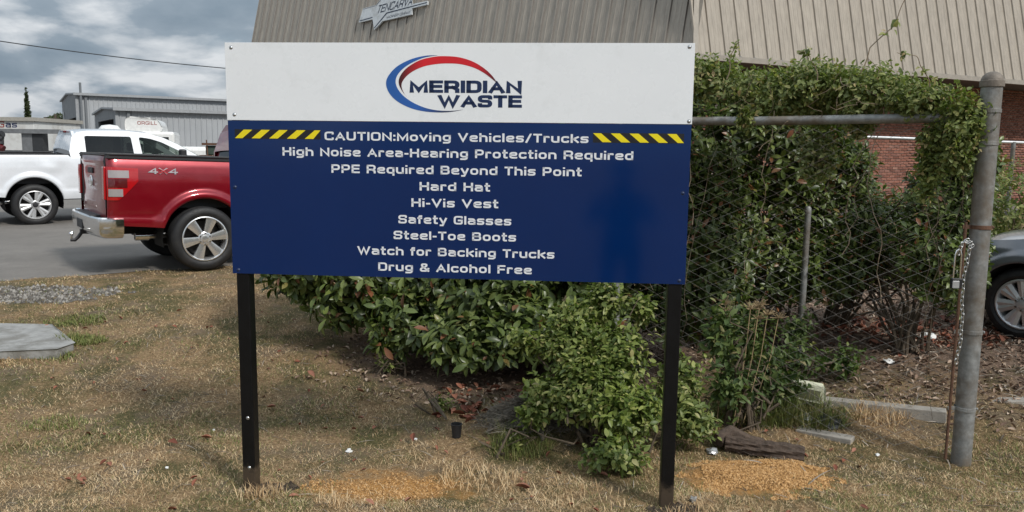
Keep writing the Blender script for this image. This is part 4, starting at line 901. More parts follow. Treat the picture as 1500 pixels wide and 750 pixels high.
rim_s = M('silver_painted_alloy', (.62, .63, .64), .35, metal=.7, var=.06)
for x in (0, -2.75):
    for y, sd_ in ((-.02, 1), (2 * OFFY + .02, -1)): 
        wv = wheel(st_, x, y, sd_, .318, .20, .222, 7, rim_s, split=.155 * 1)

# white semi truck cab, flatbed and dark car in the yard
sm_ = thing('semi_truck', 'white semi truck with lettering on its roof fairing in front of the metal shed', 'truck', mat=pose(-14.55, 30.6, .43, .3, 0, 0)); wpl = M('white_fibreglass', (.80, .80, .78), .35, coat=.4)
b_ = MB(); prof = [(0, .0), (-.02, .3), (.02, .46), (.12, .53), (.9, .50), (1.16, .42), (1.26, .2), (1.28, 0)]
MB().prism([(a, 2.05 + c) for a, c in rounded([Vector(q) for q in prof], .1, True)], lambda u, v, k: (u, k, v), 0, 2.0).build('roof_fairing', wpl, sm_, bevel=.03)
text_mb('ORGILL', .42, 1.10, 2.30, .13, lambda u, z: (u, -.004, z), t=.2, gap=.25).build('lettering', redp, sm_)
MB().box(-.1, 1.7, -.1, 2.1, .6, 2.05).build('cab', wpl, sm_, bevel=.1); MB().box(1.7, 2.9, .1, 1.9, .6, 1.5).build('hood', wpl, sm_, bevel=.15); MB().box(.6, 1.5, -.11, -.09, 1.25, 1.85).build('side_window', g_dark, sm_, bevel=.003)
MB().lathe([(0, .3), (.28, .26), (.42, .1), (.45, 0)], 20, Matrix.Translation((-.65, .7, 2.0))).box(-1.1, -.2, .3, 1.3, .6, 2.0).build('sleeper', wpl, sm_, smooth=True)
for x in (-.8, 2.3):
    for y, sd_ in ((.1, -1), (1.9, 1)): wheel(sm_, x, y, sd_, .5, .28, .28, 8, rim_s)
fb = thing('flatbed_trailer', 'low flatbed trailer with rusty green load in front of the ribbed shed', 'trailer', mat=pose(-11.4, 29.5, .43, .15, 0, 0))
MB().box(0, 4.2, 0, 2.2, 1.05, 1.2).build('deck', rust, fb); MB().box(.2, 3.9, .1, 2, 1.2, 1.55).build('load', M('green_tarp', (.04, .065, .05), .7, var=.3), fb, bevel=.05)
for k in range(7): MB().tube([(.3 + k * .5, 0, 1.1), (.25 + k * .57, .1, 1.75)], .025, 6).build('stake', rust, fb)
MB().box(.1, 4.0, .0, .15, 1.56, 1.64).build('side_rail', rust, fb)
for x in (.8, 3.2):
    for y, sd_ in ((.15, -1), (2.05, 1)): wheel(fb, x, y, sd_, .42, .22, .22, 6, rim_s)
dc = thing('dark_car', 'dark car with a pale roof parked far left behind the white pickup', 'car', mat=pose(-21.2, 36.0, .43, .25, 0, 0)); dcp = paint('dark_car_paint', (.02, .022, .025))
MB().prism([(0, .3), (0, .85), (.6, .95), (1.0, 1.38), (2.3, 1.42), (3.0, 1.0), (4.1, .85), (4.2, .3)], lambda u, v, k: (u, k, v), 0, 1.75).build('body', dcp, dc, bevel=.06)
MB().box(1.05, 2.3, .15, 1.6, 1.40, 1.47).build('roof', white_paint, dc, bevel=.03)
for s_ in (-.006, 1.756): MB().sheet([[(.85, 1.0), (1.12, 1.32), (2.25, 1.35), (2.75, 1.0)]], lambda u, v: (u, s_, v)).build('side_window', g_clear, dc)
for x in (.8, 3.3):
    for y, sd_ in ((.12, -1), (1.63, 1)): wheel(dc, x, y, sd_, .33, .2, .22, 6, rim_s)

# ------------------------------------------------------------------ leaves, shrubs, vines
def leaf_template(w, fold=.12, droop=.22, shape=(.0, .55, .95, 1., .72, .0), cols=3):
    """unit length leaf along +x, normal +z"""
    t = np.linspace(0, 1, len(shape)); V = []; F = []
    for ti, s_ in zip(t, shape):
        hw_ = w / 2 * s_ + .004; z = -droop * ti * ti
        V += [(ti, -hw_, z + fold * hw_ * 2), (ti, 0, z), (ti, hw_, z + fold * hw_ * 2)]
    for i in range(len(shape) - 1):
        a = i * 3; F += [(a, a + 3, a + 4, a + 1), (a + 1, a + 4, a + 5, a + 2)]
    return np.array(V), np.array(F)
LT = {'hedge': leaf_template(.42, .18, .25, (.05, .5, .85, 1., .75, .06)), 'privet': leaf_template(.50, .15, .2, (.1, .9, 1., .7, .05)),
      'vine': leaf_template(.62, .2, .3, (.3, 1., .85, .6, .03)), 'grassleaf': leaf_template(.16, .3, .5, (.4, 1., .9, .6, .05)), 'dead': leaf_template(.5, .55, -.2, (.1, .8, 1., .7, .05))}
def place_leaves(P, A, Nn, Sz, T):
    """P base points, A directions, Nn rough normals, Sz lengths -> vertices (n, k, 3) and frames"""
    A = A / np.linalg.norm(A, axis=1)[:, None]; B = np.cross(Nn, A); B /= np.maximum(1e-6, np.linalg.norm(B, axis=1))[:, None]; Cc = np.cross(A, B)
    Fm = np.stack([A, B, Cc], 2)                                                      # columns
    return np.einsum('nij,kj->nki', Fm * Sz[:, None, None], T[0]) + P[:, None, :], Fm
def in_sign(px, py): return (328 < px) & (px < 1020) & (py < 418) & (py > 60)
def project(Pt):
    x, y, z = Pt[:, 0], Pt[:, 1], Pt[:, 2] - EYE; yc = y * math.cos(PITCH) - z * math.sin(PITCH); zc = y * math.sin(PITCH) + z * math.cos(PITCH)
    u, v_ = F_PX * x / yc, -F_PX * zc / yc; return 750 + u * cr - v_ * sr, 375 + u * sr + v_ * cr
def foliage(t, mat, T, P, A, Nn, Sz, single=300, name='leaf', seed=0):
    """up to 300 of the leaves that show largest become parts, the rest is one part"""
    V, Fm = place_leaves(P, A, Nn, Sz, T); k, nf = len(T[0]), T[1]
    px, py = project(P); vis = (px > 0) & (px < 1500) & (py > 0) & (py < 750) & ~in_sign(px, py)
    score = np.where(vis, Sz / np.linalg.norm(P, axis=1), 0) * (1 + .15 * np.random.default_rng(seed).random(len(P)))
    cell = (px // 14).astype(int) * 1000 + (py // 14).astype(int); order = np.argsort(-score); seen = set(); ch = []
    depth = np.linalg.norm(P - np.array([0, 0, EYE]), axis=1); front = {}
    for i in np.argsort(depth):
        if vis[i] and cell[i] not in front: front[cell[i]] = i
    cand = sorted(front.values(), key=lambda i: -score[i]); ch = cand[:single]
    org = np.array(t.location)
    if single:
        me = bpy.data.meshes.new(name); me.from_pydata([tuple(v_) for v_ in T[0]], [], [tuple(f) for f in T[1]]); me.materials.append(mat); me.polygons.foreach_set('use_smooth', [True] * len(me.polygons))
        for i in ch:
            mw = Matrix([list(Fm[i][r_] * Sz[i]) + [P[i][r_] - org[r_]] for r_ in range(3)] + [[0, 0, 0, 1]])
            link(name, me, None, t, mw=mw)
    keep = np.ones(len(P), bool); keep[ch] = False; V = V[keep] - org
    F = (nf[None] + (np.arange(len(V)) * k)[:, None, None]).reshape(-1, nf.shape[1])
    link('foliage', npmesh('foliage', V.reshape(-1, 3), F), mat, t, kind='stuff', smooth=True)
def shoots(blobs, n, per, size, rs, spread=1.0, rad=(.62, 1.06), up=.35, droop=.0, zmin=.1, step=.012, hole=.36):
    """points of leaf shoots in the shell of the blobs, each with a whorl of leaves"""
    c = np.array([b[0] for b in blobs]); r = np.array([b[1] for b in blobs]); vol = (r[:, 0] * r[:, 1] * r[:, 2]) ** .67
    k = rs.choice(len(blobs), n * 3, p=vol / vol.sum()); d = rs.normal(size=(n * 3, 3)); d /= np.linalg.norm(d, axis=1)[:, None]
    rr = rs.uniform(*rad, n * 3); p = c[k] + d * r[k] * rr[:, None]
    lump_ = vnoise(p[:, 0] * 3.3 + p[:, 2] * 2.1, p[:, 1] * 3.1 + p[:, 2] * 3.7); ok = (p[:, 2] > zmin) & (lump_ + rs.uniform(-.25, .25, n * 3) > hole * (rr > .8))
    deep = np.zeros(n * 3)
    for cc, rc in zip(c, r): deep = np.maximum(deep, 1 - np.linalg.norm((p - cc) / rc, axis=1))
    ok &= (deep < .42) | (rs.random(n * 3) < .15)
    p, d = p[ok][:n], d[ok][:n]; n = len(p)
    ax = d + np.array([0, 0, up]) + rs.normal(size=(n, 3)) * .35; ax /= np.linalg.norm(ax, axis=1)[:, None]
    P, A, Nn = [], [], []; u = np.cross(ax, rs.normal(size=(n, 3))); u /= np.linalg.norm(u, axis=1)[:, None]; w_ = np.cross(ax, u); ph = rs.uniform(0, 6.28, n)
    for j in range(per):
        a = ph + j * 2.4 + rs.uniform(-.3, .3, n); q = (j + .5) / per; rad_ = u * np.cos(a)[:, None] + w_ * np.sin(a)[:, None]
        el = (.15 + .9 * q * q) + rs.uniform(-.2, .2, n)
        dirn = rad_ * np.cos(el)[:, None] * spread + ax * np.sin(el)[:, None] + np.array([0, 0, -droop])
        P.append(p - ax * (step * (per - j))[..., None] if np.ndim(step) else p - ax * step * (per - j)); A.append(dirn); Nn.append(ax + rs.normal(size=(n, 3)) * .25 + np.array([0, 0, .5]))
    P, A, Nn = map(np.concatenate, (P, A, Nn)); m_ = rs.random(len(P)) < .9
    return P[m_], A[m_], Nn[m_], (size * rs.uniform(.45, 1.3, len(P)))[m_], p
twig_m = M('twig_bark', (.10, .075, .05), .85, var=.35, scale=30)
def stems(t, base, tips, rs, r0=.014, name='stem', mat=None, n=14, wig=.08):
    b_ = MB(); o_ = Vector(t.location)
    for i in range(n):
        tip = Vector(tips[rs.integers(len(tips))]); bs = Vector(base) + Vector((rs.uniform(-.12, .12), rs.uniform(-.08, .08), 0)); bs.z = g1(bs.x, bs.y) - .05
        pts = []
        for k in range(8):
            q = k / 7; v_ = bs.lerp(tip, q); v_.z = bs.z + (tip.z - bs.z) * q ** .7; v_ += Vector(rs.normal(size=3)) * wig * math.sin(q * 3.14); pts.append(v_ - o_)
        b_.tube(pts, [r0 * (1 - .85 * k / 7) for k in range(8)], 6)
    return b_.build(name, mat or twig_m, t, kind='stuff' if False else None, smooth=True)
hedge_leaf = leafmat('hedge_leaf', [(0, (.045, .062, .022)), (.35, (.085, .115, .038)), (.7, (.135, .17, .055)), (.93, (.21, .24, .08)), (.965, (.27, .10, .055)), (1, (.18, .09, .055))], .36, .22, .42)
front_leaf = leafmat('light_shrub_leaf', [(0, (.085, .12, .035)), (.4, (.16, .20, .062)), (.75, (.26, .29, .095)), (.92, (.38, .38, .16)), (1, (.42, .36, .20))], .42, .3, .35)
vine_leaf = leafmat('vine_leaf', [(0, (.11, .135, .055)), (.4, (.19, .215, .085)), (.75, (.26, .28, .115)), (.92, (.37, .33, .16)), (1, (.38, .26, .16))], .5, .3, .3)
weed_leaf = leafmat('weed_leaf', [(0, (.05, .08, .03)), (.5, (.09, .13, .045)), (.9, (.16, .20, .07)), (1, (.30, .25, .14))], .5, .25, .3)
def shrub(name, label, loc, blobs, n, per, size, mat, T, seed, cat='shrub', nst=14, single=300, group=None, base=None, **kw):
    rs = np.random.default_rng(seed); t = thing(name, label, cat, (loc[0], loc[1], g1(*loc)), group=group)
    P, A, Nn, Sz, tips = shoots(blobs, n, per, size, rs, **kw)
    foliage(t, mat, T, P, A, Nn, Sz, single, seed=seed)
    if nst:
        for b_ in (base or [loc]): stems(t, (b_[0], b_[1], 0), tips, rs, n=nst)
    return t
shrub('broadleaf_shrub', 'dark green broad leaved shrub hanging low behind the left half of the sign', (-.9, 7.2),
      [((-1.72, 7.1, 1.02), (.62, .5, .46)), ((-1.35, 6.95, .74), (.5, .42, .42)), ((-1.42, 7.3, 1.28), (.72, .6, .72)), ((-1.0, 7.0, .98), (.62, .55, .66)), ((-.55, 6.75, .80), (.5, .5, .60)), ((-.7, 7.3, 1.6), (.9, .6, .55))], 2200, 8, .098, hedge_leaf, LT['hedge'], 31, nst=16, base=[(-.6, 7.3), (-1.1, 7.4)], droop=.25, zmin=.36)
shrub('broadleaf_shrub', 'dark green broad leaved shrub reaching the ground behind the middle of the sign', (.3, 6.9),
      [((.0, 6.7, .85), (.55, .5, .72)), ((.55, 6.65, .95), (.5, .5, .75)), ((1.05, 6.9, 1.2), (.55, .5, .85)), ((.4, 7.1, 1.6), (.9, .6, .55)), ((.1, 6.3, .48), (.5, .35, .34)), ((.5, 6.1, .5), (.4, .3, .34)), ((-.15, 6.5, .75), (.5, .35, .4)), ((-.45, 6.5, .62), (.3, .3, .32)), ((-.30, 6.2, .42), (.45, .3, .27)), ((-.8, 6.45, .52), (.4, .3, .3))], 3000, 8, .098, hedge_leaf, LT['hedge'], 32, nst=16, base=[(.3, 6.9), (.9, 7.1)], droop=.25, zmin=.3)
shrub('hedge', 'tall dark glossy hedge behind the chain link fence beside the right edge of the sign', (1.7, 6.8),
      [((1.62, 6.7, 2.0), (.5, .5, .66)), ((1.55, 6.55, 1.25), (.5, .45, .7)), ((2.15, 6.8, 2.0), (.5, .5, .6)), ((2.15, 6.95, 1.15), (.55, .4, .62)), ((1.5, 6.4, .7), (.4, .35, .4)), ((2.45, 6.9, 2.2), (.45, .45, .42)), ((2.0, 7.2, 1.5), (.8, .3, .9))], 3900, 8, .070, hedge_leaf, LT['hedge'], 33, nst=18, base=[(1.7, 7.0), (2.3, 7.0)], zmin=.42, hole=.12)
shrub('hedge', 'lower hedge with an open bottom between the thin pipe post and the gate post', (3.2, 7.2),
      [((2.85, 7.1, 1.22), (.55, .45, .56)), ((3.4, 7.2, 1.18), (.5, .45, .46)), ((3.38, 6.3, 1.50), (.34, .33, .50)), ((3.28, 6.1, 1.2), (.34, .28, .40)), ((3.5, 6.3, 1.88), (.26, .3, .3)), ((2.72, 7.2, 1.72), (.32, .4, .5)), ((3.0, 7.15, 1.75), (.2, .3, .36)), ((2.6, 6.9, .95), (.5, .35, .4)), ((3.55, 6.35, 1.02), (.25, .22, .36))], 3700, 8, .062, hedge_leaf, LT['hedge'], 34, nst=20, base=[(3.0, 7.4), (3.3, 6.5)], zmin=.66, hole=.15)
shrub('hedge', 'green shrub behind the grey sedan at the right edge of the photo', (6.2, 9.9),
      [((6.15, 9.9, 1.3), (.6, .5, .6)), ((7.0, 10.0, 1.25), (.7, .5, .7)), ((5.65, 10.0, 1.0), (.5, .4, .5))], 900, 8, .07, vine_leaf, LT['hedge'], 35, nst=8, zmin=.6)
# vines climbing over the fence
vl = [fp(s_, z, o_) for s_, z, o_ in ((1.42, 2.14, .03), (.14, 1.92, .04), (.12, 2.12, .04), (.36, 2.26, -.06), (.68, 2.33, -.16), (1.05, 2.38, -.18), (1.4, 2.38, -.18), (1.75, 2.44, -.18), (.72, 2.1, -.12), (.98, 1.92, -.14), (2.1, 2.4, -.16), (.25, 2.02, .0), (1.2, 2.3, -.3), (.29, 1.84, .0))]
vr = [(.10, .06, .11), (.12, .10, .18), (.16, .14, .26), (.24, .18, .15), (.3, .22, .20), (.32, .22, .19), (.34, .22, .19), (.32, .22, .19), (.10, .1, .12), (.17, .1, .22), (.3, .2, .2), (.14, .1, .14), (.5, .3, .24), (.10, .09, .26)]
vb = [((PX + p_[0], PY + p_[1], p_[2] + pz), r_) for p_, r_ in zip(vl, vr)]
vt = shrub('vine', 'tangled olive green vine smothering the top rail of the fence', (2.0, 5.35), vb, 5200, 5, .034, vine_leaf, LT['vine'], 36, cat='vine', nst=0, spread=1.1, up=.2, rad=(.3, 1.12), step=.02, zmin=1.6)
rs = np.random.default_rng(5); b_ = MB(); o_ = Vector(vt.location)
for i in range(13):                                                               # bare runners weaving through the wire
    s_ = rs.uniform(.05, 2.3); z = rs.uniform(.2, 1.4); pts = []; x_ = s_
    for k in range(14):
        q = k / 13; x_ += rs.uniform(-.05, .05); pts.append(Vector((PX, PY, pz)) + Vector(fp(max(.02, x_), z + (2.2 - z) * q, rs.uniform(-.05, .03))) - o_)
    b_.tube(pts, rs.uniform(.0012, .003), 5)
for i in range(30):
    s_ = rs.uniform(.0, 2.1); p0 = Vector((PX, PY, pz)) + Vector(fp(s_, rs.uniform(2.1, 2.4), 0)) - o_; pts = [p0]
    d_ = Vector(rs.normal(size=3)); d_.z = abs(d_.z) * .6
    for k in range(6): d_ = d_ * .8 + Vector(rs.normal(size=3)) * .4; pts.append(pts[-1] + d_.normalized() * .055)
    b_.tube(pts, .0018, 4)
b_.build('stem', M('pale_dry_stem', (.20, .15, .10), .8, var=.3), vt, kind='stuff')
def tendril(label, pts, seed, n=9, size=.06):
    rs = np.random.default_rng(seed); base = Vector(pts[0]); t = thing('vine_tendril', label, 'vine', base)
    c = [Vector(q) for q in catmull([tuple(p_) for p_ in pts], 8)] if False else None
    cv = []
    for i in range(len(pts) - 1):
        for k in range(8): cv.append(Vector(pts[i]).lerp(Vector(pts[i + 1]), k / 8) + Vector((math.sin((i * 8 + k) * .5) * .008, 0, math.cos((i * 8 + k) * .4) * .008)))
    MB().tube([q - base for q in cv], [.004 * (1 - .6 * k / len(cv)) for k in range(len(cv))], 5).build('stem', M('pale_dry_stem', (.2, .15, .1)), t, smooth=True)
    P = []; A = []
    for i in range(n):
        q = cv[int(rs.integers(int(len(cv) * .3), len(cv)))]
        for j in range(5): P.append(np.array(q) + rs.normal(size=3) * .012); A.append(rs.normal(size=3) * np.array([1, .6, .6]) + np.array([0, 0, -.3]))
    foliage(t, vine_leaf, LT['vine'], np.array(P), np.array(A), np.tile([0, -.6, .8], (len(P), 1)) + rs.normal(size=(len(P), 3)) * .3, np.full(len(P), size) * rs.uniform(.6, 1.1, len(P)), 60, seed=seed)
tendril('long thin vine tendril reaching up in front of the beige metal roof', [(2.20, 5.25, 2.42), (2.26, 5.25, 2.60), (2.38, 5.22, 2.72), (2.44, 5.2, 2.9), (2.47, 5.2, 2.98), (2.44, 5.2, 3.0)], 41, 7, .045)
tendril('short arching vine tendril left of the gate post cap', [(2.5, 4.95, 2.32), (2.46, 4.95, 2.44), (2.40, 4.95, 2.50), (2.28, 4.95, 2.54)], 42, 5, .035)
tendril('reddish vine sprig standing up beside the right edge of the white sign panel', [(1.42, 5.5, 2.40), (1.44, 5.5, 2.55), (1.47, 5.5, 2.63), (1.50, 5.48, 2.66)], 43, 5, .03)
tendril('two leaved vine sprig rising above the middle of the fence top', [(1.95, 5.3, 2.38), (1.93, 5.3, 2.50), (1.86, 5.28, 2.56), (1.80, 5.28, 2.57)], 44, 5, .045)
# light green shrub in front
shrub('privet_shrub', 'bright green small leaved shrub growing in front of the right sign post', (.62, 4.95),
      [((.62, 5.3, .94), (.17, .15, .22)), ((.45, 5.2, .64), (.26, .22, .16)), ((.70, 5.1, .60), (.28, .22, .30)), ((.40, 5.25, .78), (.2, .16, .16)), ((.52, 4.95, .42), (.3, .22, .26)), ((.26, 5.2, .66), (.2, .10, .07)), ((.06, 5.22, .72), (.14, .08, .05)), ((.28, 5.05, .40), (.22, .18, .12)), ((.70, 4.85, .34), (.28, .2, .22)), ((.60, 4.62, .14), (.24, .14, .13)), ((1.10, 5.12, .44), (.22, .18, .26)), ((1.16, 4.98, .24), (.18, .14, .16)), ((.86, 5.3, .88), (.12, .12, .12)), ((.15, 4.95, .28), (.12, .1, .1))],
      3100, 5, .047, front_leaf, LT['privet'], 51, nst=34, base=[(.6, 5.05)], rad=(.25, 1.1), spread=1.15, up=.6, droop=.15, step=.018, zmin=.03, hole=.45)
shrub('weed_clump', 'tall mixed weeds with tan seed heads right of the right sign post', (1.6, 5.35),
      [((1.42, 5.35, .72), (.16, .16, .26)), ((1.62, 5.45, .62), (.22, .16, .3)), ((1.72, 5.5, .34), (.3, .18, .28)), ((1.45, 5.25, .38), (.2, .15, .24)), ((1.95, 5.6, .3), (.2, .14, .16))], 560, 5, .062, weed_leaf, LT['hedge'], 52, cat='weeds', nst=18, rad=(.2, 1.1), up=.5, step=.03, zmin=.05)
shrub('weed_clump', 'low leafy weeds growing through the bottom of the fence', (2.15, 6.0),
      [((2.15, 6.0, .36), (.26, .16, .2)), ((2.55, 6.1, .34), (.24, .14, .16)), ((2.35, 6.5, .5), (.2, .14, .18))], 240, 5, .045, weed_leaf, LT['vine'], 53, cat='weeds', nst=8, rad=(.2, 1.1), step=.02)
sh = thing('seed_heads', 'tan branching seed heads on top of the weeds by the fence', 'plant', (1.4, 5.3, .1)); rs = np.random.default_rng(8); b_ = MB()
for i in range(9):
    top_ = Vector((rs.uniform(-.08, .42), rs.uniform(-.05, .15), rs.uniform(.72, .86))); b_.tube([(top_.x * .6, top_.y, 0), (top_.x * .9, top_.y, top_.z * .6), top_], .003, 4)
    for k in range(26): d_ = Vector(rs.normal(size=3)); d_.z = abs(d_.z); q = top_ + Vector((0, 0, -.02)); e_ = q + d_.normalized() * rs.uniform(.02, .075); b_.tube([q, e_], [.0014, .003], 3)
b_.build('seed_head', M('tan_seed_head', (.30, .22, .12), .85, var=.3), sh, kind='stuff')
for i, (x, y, h, lb) in enumerate(((-.50, 5.62, .13, 'small yellow green seedling growing in the shade behind the sign'), (.04, 4.93, .10, 'small light green weed beside the old grey stump'), (-.98, 6.3, .15, 'little sprout under the left broad leaved shrub'), (4.2, 6.2, .1, 'small weed patch in the leaf litter right of the gate post'))):
    shrub('seedling', lb, (x, y), [((x, y, g1(x, y) + h * .6), (h * .8, h * .6, h * .6))], 26, 4, .038, front_leaf if i < 3 else weed_leaf, LT['privet'], 60 + i, cat='seedling', nst=4, single=60, rad=(.1, 1.1), up=.8, zmin=0)

# ------------------------------------------------------------------ grass, litter
def lawn_mask(x, y):
    """how much grass grows here, 0..1"""
    d = np.ones_like(x); lt = (x - E0.x) * EN.x + (y - E0.y) * EN.y; wob_ = (vnoise(x * 4, y * 4) - .5) * .25
    d *= 1 - sm(-.02, .10, lt + wob_ * .4)
    def out_(cx, cy, rx, ry, k=1.): return 1 - k * (1 - sm(.7, 1.15, np.hypot((x - cx) / rx, (y - cy) / ry) + wob_))
    d *= out_(4.6, 8.0, 3.5, 2.9, .97); d *= out_(.1, 6.9, 2.0, 1.15, .9); d *= out_(1.48, 4.58, .46, .27, .985); d *= out_(-.7, 4.42, .55, .2, .8); d *= out_(-5.2, 8.6, .9, .4, .35); d *= out_(-4.75, 7.05, .85, .42, 1.)
    d *= .38 + .62 * sm(.25, .55, vnoise(x * 1.9 + 5, y * 3.3) * .65 + vnoise(x * 6, y * 8) * .35)
    return d
def blades(name, label, n, mat, lo, hi, wid, lie, seed, patch=None, xy=None, kind='stuff', curl=.5, cat='grass'):
    rs = np.random.default_rng(seed)
    if xy is None:
        y0, y1 = 3.3, 13.0; u = rs.random(n * 2); y = 1 / (1 / y0 + u * (1 / y1 - 1 / y0)); x = rs.uniform(-.72, .72, n * 2) * y
        mk = lawn_mask(x, y)
        if patch: mk = mk * patch(x, y)
        ok = rs.random(n * 2) < mk; x, y = x[ok][:n], y[ok][:n]
    else: x, y = xy
    n = len(x); z = gz(x, y); far = np.clip(np.hypot(x, y) / 5, .7, 2.4)
    Ln = rs.uniform(lo, hi, n) * (.6 + .8 * vnoise(x * 3, y * 3)); el = rs.uniform(*lie, n); az = rs.uniform(0, 2 * np.pi, n); W_ = wid * rs.uniform(.6, 1.3, n) * far
    d = np.stack([np.cos(az) * np.cos(el), np.sin(az) * np.cos(el), np.sin(el)], 1); s_ = np.stack([-np.sin(az), np.cos(az), np.zeros(n)], 1) * W_[:, None] / 2
    P = np.stack([x, y, z - .004], 1); cdir = np.stack([np.cos(az), np.sin(az), -rs.uniform(0, curl, n) * 1.6], 1)
    Md = P + d * Ln[:, None] * .5; Tp = Md + (d * .5 + cdir * curl * .4) * Ln[:, None] * .7; Tp[:, 2] = np.maximum(Tp[:, 2], z + .002)
    V = np.stack([P - s_, P + s_, Md - s_ * .8, Md + s_ * .8, Tp], 1).reshape(-1, 3)
    f = np.array([[0, 1, 3], [0, 3, 2], [2, 3, 4]]); F = (f[None] + (np.arange(n) * 5)[:, None, None]).reshape(-1, 3)
    o_ = link(name, npmesh(name, V, F), mat, None, kind=kind)
    return tag(o_, label, cat)
def bladem(name, stops, rough=.7):
    m, nt, b = _nodes(name); p = geo(nt).outputs['Position']; c = ramp(nt, rnd(nt), stops)
    c = mixc(nt, .8, c, ramp(nt, noise(nt, 2.3, 7, .75, p), [(.36, (.55, .48, .40)), (.50, (.92, .89, .84)), (.60, (1., 1., 1.))]), 'MULTIPLY')
    nt.links.new(c, b.inputs['Base Color']); b.inputs['Roughness'].default_value = rough; b.inputs['Specular IOR Level'].default_value = .25; return m
dry_m = bladem('dry_grass_blade', [(0, (.24, .14, .07)), (.3, (.50, .335, .18)), (.65, (.70, .51, .295)), (1, (.86, .70, .46))])
grn_m = bladem('green_grass_blade', [(0, (.085, .11, .03)), (.5, (.15, .185, .05)), (.85, (.24, .26, .085)), (1, (.42, .36, .18))])
blades('dry_grass', 'short dry straw coloured grass covering the verge', 300000, dry_m, .016, .050, .0022, (.03, .85), 71)
blades('green_grass', 'patches of short green grass among the dry grass', 100000, grn_m, .02, .055, .0024, (.15, 1.2), 72, patch=lambda x, y: .05 + .95 * sm(.44, .60, vnoise(x * 1.3 + 3, y * 1.9 + 1) * .7 + vnoise(x * 5, y * 5) * .3) + np.exp(-((x + 3.95) / .35) ** 2 - ((y - 7.1) / .5) ** 2))
TF = [(-4.3, 6.42, .30, 420, .05, 'short straw grass creeping over the front edge of the concrete slab'), (-3.82, 6.6, .16, 260, .06, 'green grass at the front corner of the concrete slab'), (-3.80, 7.00, .22, 900, .10, 'bright green grass tuft at the corner of the concrete slab'), (-4.2, 7.62, .3, 700, .08, 'green grass growing behind the concrete slab'), (-3.1, 5.3, .22, 420, .06, 'dark green weedy grass patch at the left front of the verge'),
      (.07, 4.92, .20, 700, .15, 'green grass tuft beside the old stump'), (-.16, 4.52, .28, 420, .10, 'pale green and straw grass tuft in the foreground left of the shrub'), (.42, 4.30, .34, 380, .07, 'straw grass at the front left of the right sign post'),
      (1.72, 5.50, .30, 1300, .26, 'tall green grass among the weeds at the foot of the fence'), (2.1, 5.45, .26, 700, .20, 'tall thin grass below the cream downspout piece'), (2.62, 5.5, .22, 500, .13, 'dry brown grass under the fence beside the gate post'), (-1.38, 4.28, .14, 260, .10, 'straw tuft at the foot of the left sign post'), (-.95, 4.2, .12, 160, .09, 'sparse straw tuft right of the left sign post'), (1.0, 4.05, .2, 300, .07, 'straw tuft at the foot of the right sign post')]
for i, (x, y, r_, n, h, lb) in enumerate(TF):
    rs = np.random.default_rng(100 + i); a = rs.uniform(0, 6.28, n); q = r_ * np.sqrt(rs.random(n)); o_ = blades('grass_tuft', lb, n, grn_m if 'straw' not in lb and 'dry' not in lb else dry_m, h * .4, h * 1.3, .0035, (.5, 1.45), 200 + i, xy=(x + q * np.cos(a), y + q * np.sin(a) * .6), curl=.45)
def litter(name, label, n, mat, T, size, region, seed, cat='leaf litter', flat_=.35):
    rs = np.random.default_rng(seed); x = rs.uniform(region[0], region[1], n); y = rs.uniform(region[2], region[3], n); k = rs.random(n) < region[4](x, y); x, y = x[k], y[k]; n = len(x)
    az = rs.uniform(0, 6.28, n); A = np.stack([np.cos(az), np.sin(az), rs.normal(size=n) * flat_], 1); Nn = np.stack([rs.normal(size=n) * flat_, rs.normal(size=n) * flat_, np.ones(n)], 1)
    P = np.stack([x, y, gz(x, y) + rs.uniform(.003, .02, n)], 1); V, Fm = place_leaves(P, A, Nn, size * rs.uniform(.5, 1.25, n), T)
    F = (T[1][None] + (np.arange(n) * len(T[0]))[:, None, None]).reshape(-1, 4)
    o_ = link(name, npmesh(name, V.reshape(-1, 3), F), mat, None, kind='stuff'); return tag(o_, label, cat)
lit_m = rndmat('dry_leaf', [(0, (.10, .06, .042)), (.3, (.24, .155, .11)), (.6, (.37, .26, .19)), (.85, (.46, .35, .26)), (1, (.56, .46, .37))], .8, .0)
redl_m = rndmat('reddish_dry_leaf', [(0, (.14, .045, .028)), (.5, (.26, .09, .05)), (1, (.36, .17, .11))], .7, .0)
twl_m = rndmat('dry_twig', [(0, (.10, .075, .055)), (.5, (.22, .18, .14)), (1, (.42, .37, .31))], .8, .0)
right_zone = lambda x, y: sm(.25, .8, vnoise(x * 1.2, y * 1.2) * .4 + .5 - .5 * np.clip(np.hypot((x - 4.4) / 3.3, (y - 7.6) / 2.7) - .75, 0, 1) * 3)
litter('leaf_litter', 'brown leaf litter and wood chips on the ground beyond the fence', 17000, lit_m, LT['dead'], .042, (1.6, 8.0, 4.9, 10.5, right_zone), 81)
litter('leaf_litter', 'dark brown leaf litter under the broad leaved shrubs behind the sign', 3600, lit_m, LT['dead'], .040, (-2.0, 2.0, 5.5, 8.2, lambda x, y: 1 - sm(.6, 1.1, np.hypot((x - .1) / 2.0, (y - 6.8) / 1.3))), 82)
litter('twig_litter', 'scattered pale twigs and stalks among the leaf litter', 7000, twl_m, (LT['grassleaf'][0] * np.array([1, .35, .4]), LT['grassleaf'][1]), .15, (1.3, 8.0, 4.2, 10.5, lambda x, y: .25 + .75 * right_zone(x, y)), 83, 'twigs')
litter('twig_litter', 'thin straw stalks lying on the dry verge', 3500, twl_m, (LT['grassleaf'][0] * np.array([1, .25, .4]), LT['grassleaf'][1]), .11, (-5, 3.2, 3.5, 8, lambda x, y: lawn_mask(x, y) * .8), 84, 'twigs', .15)
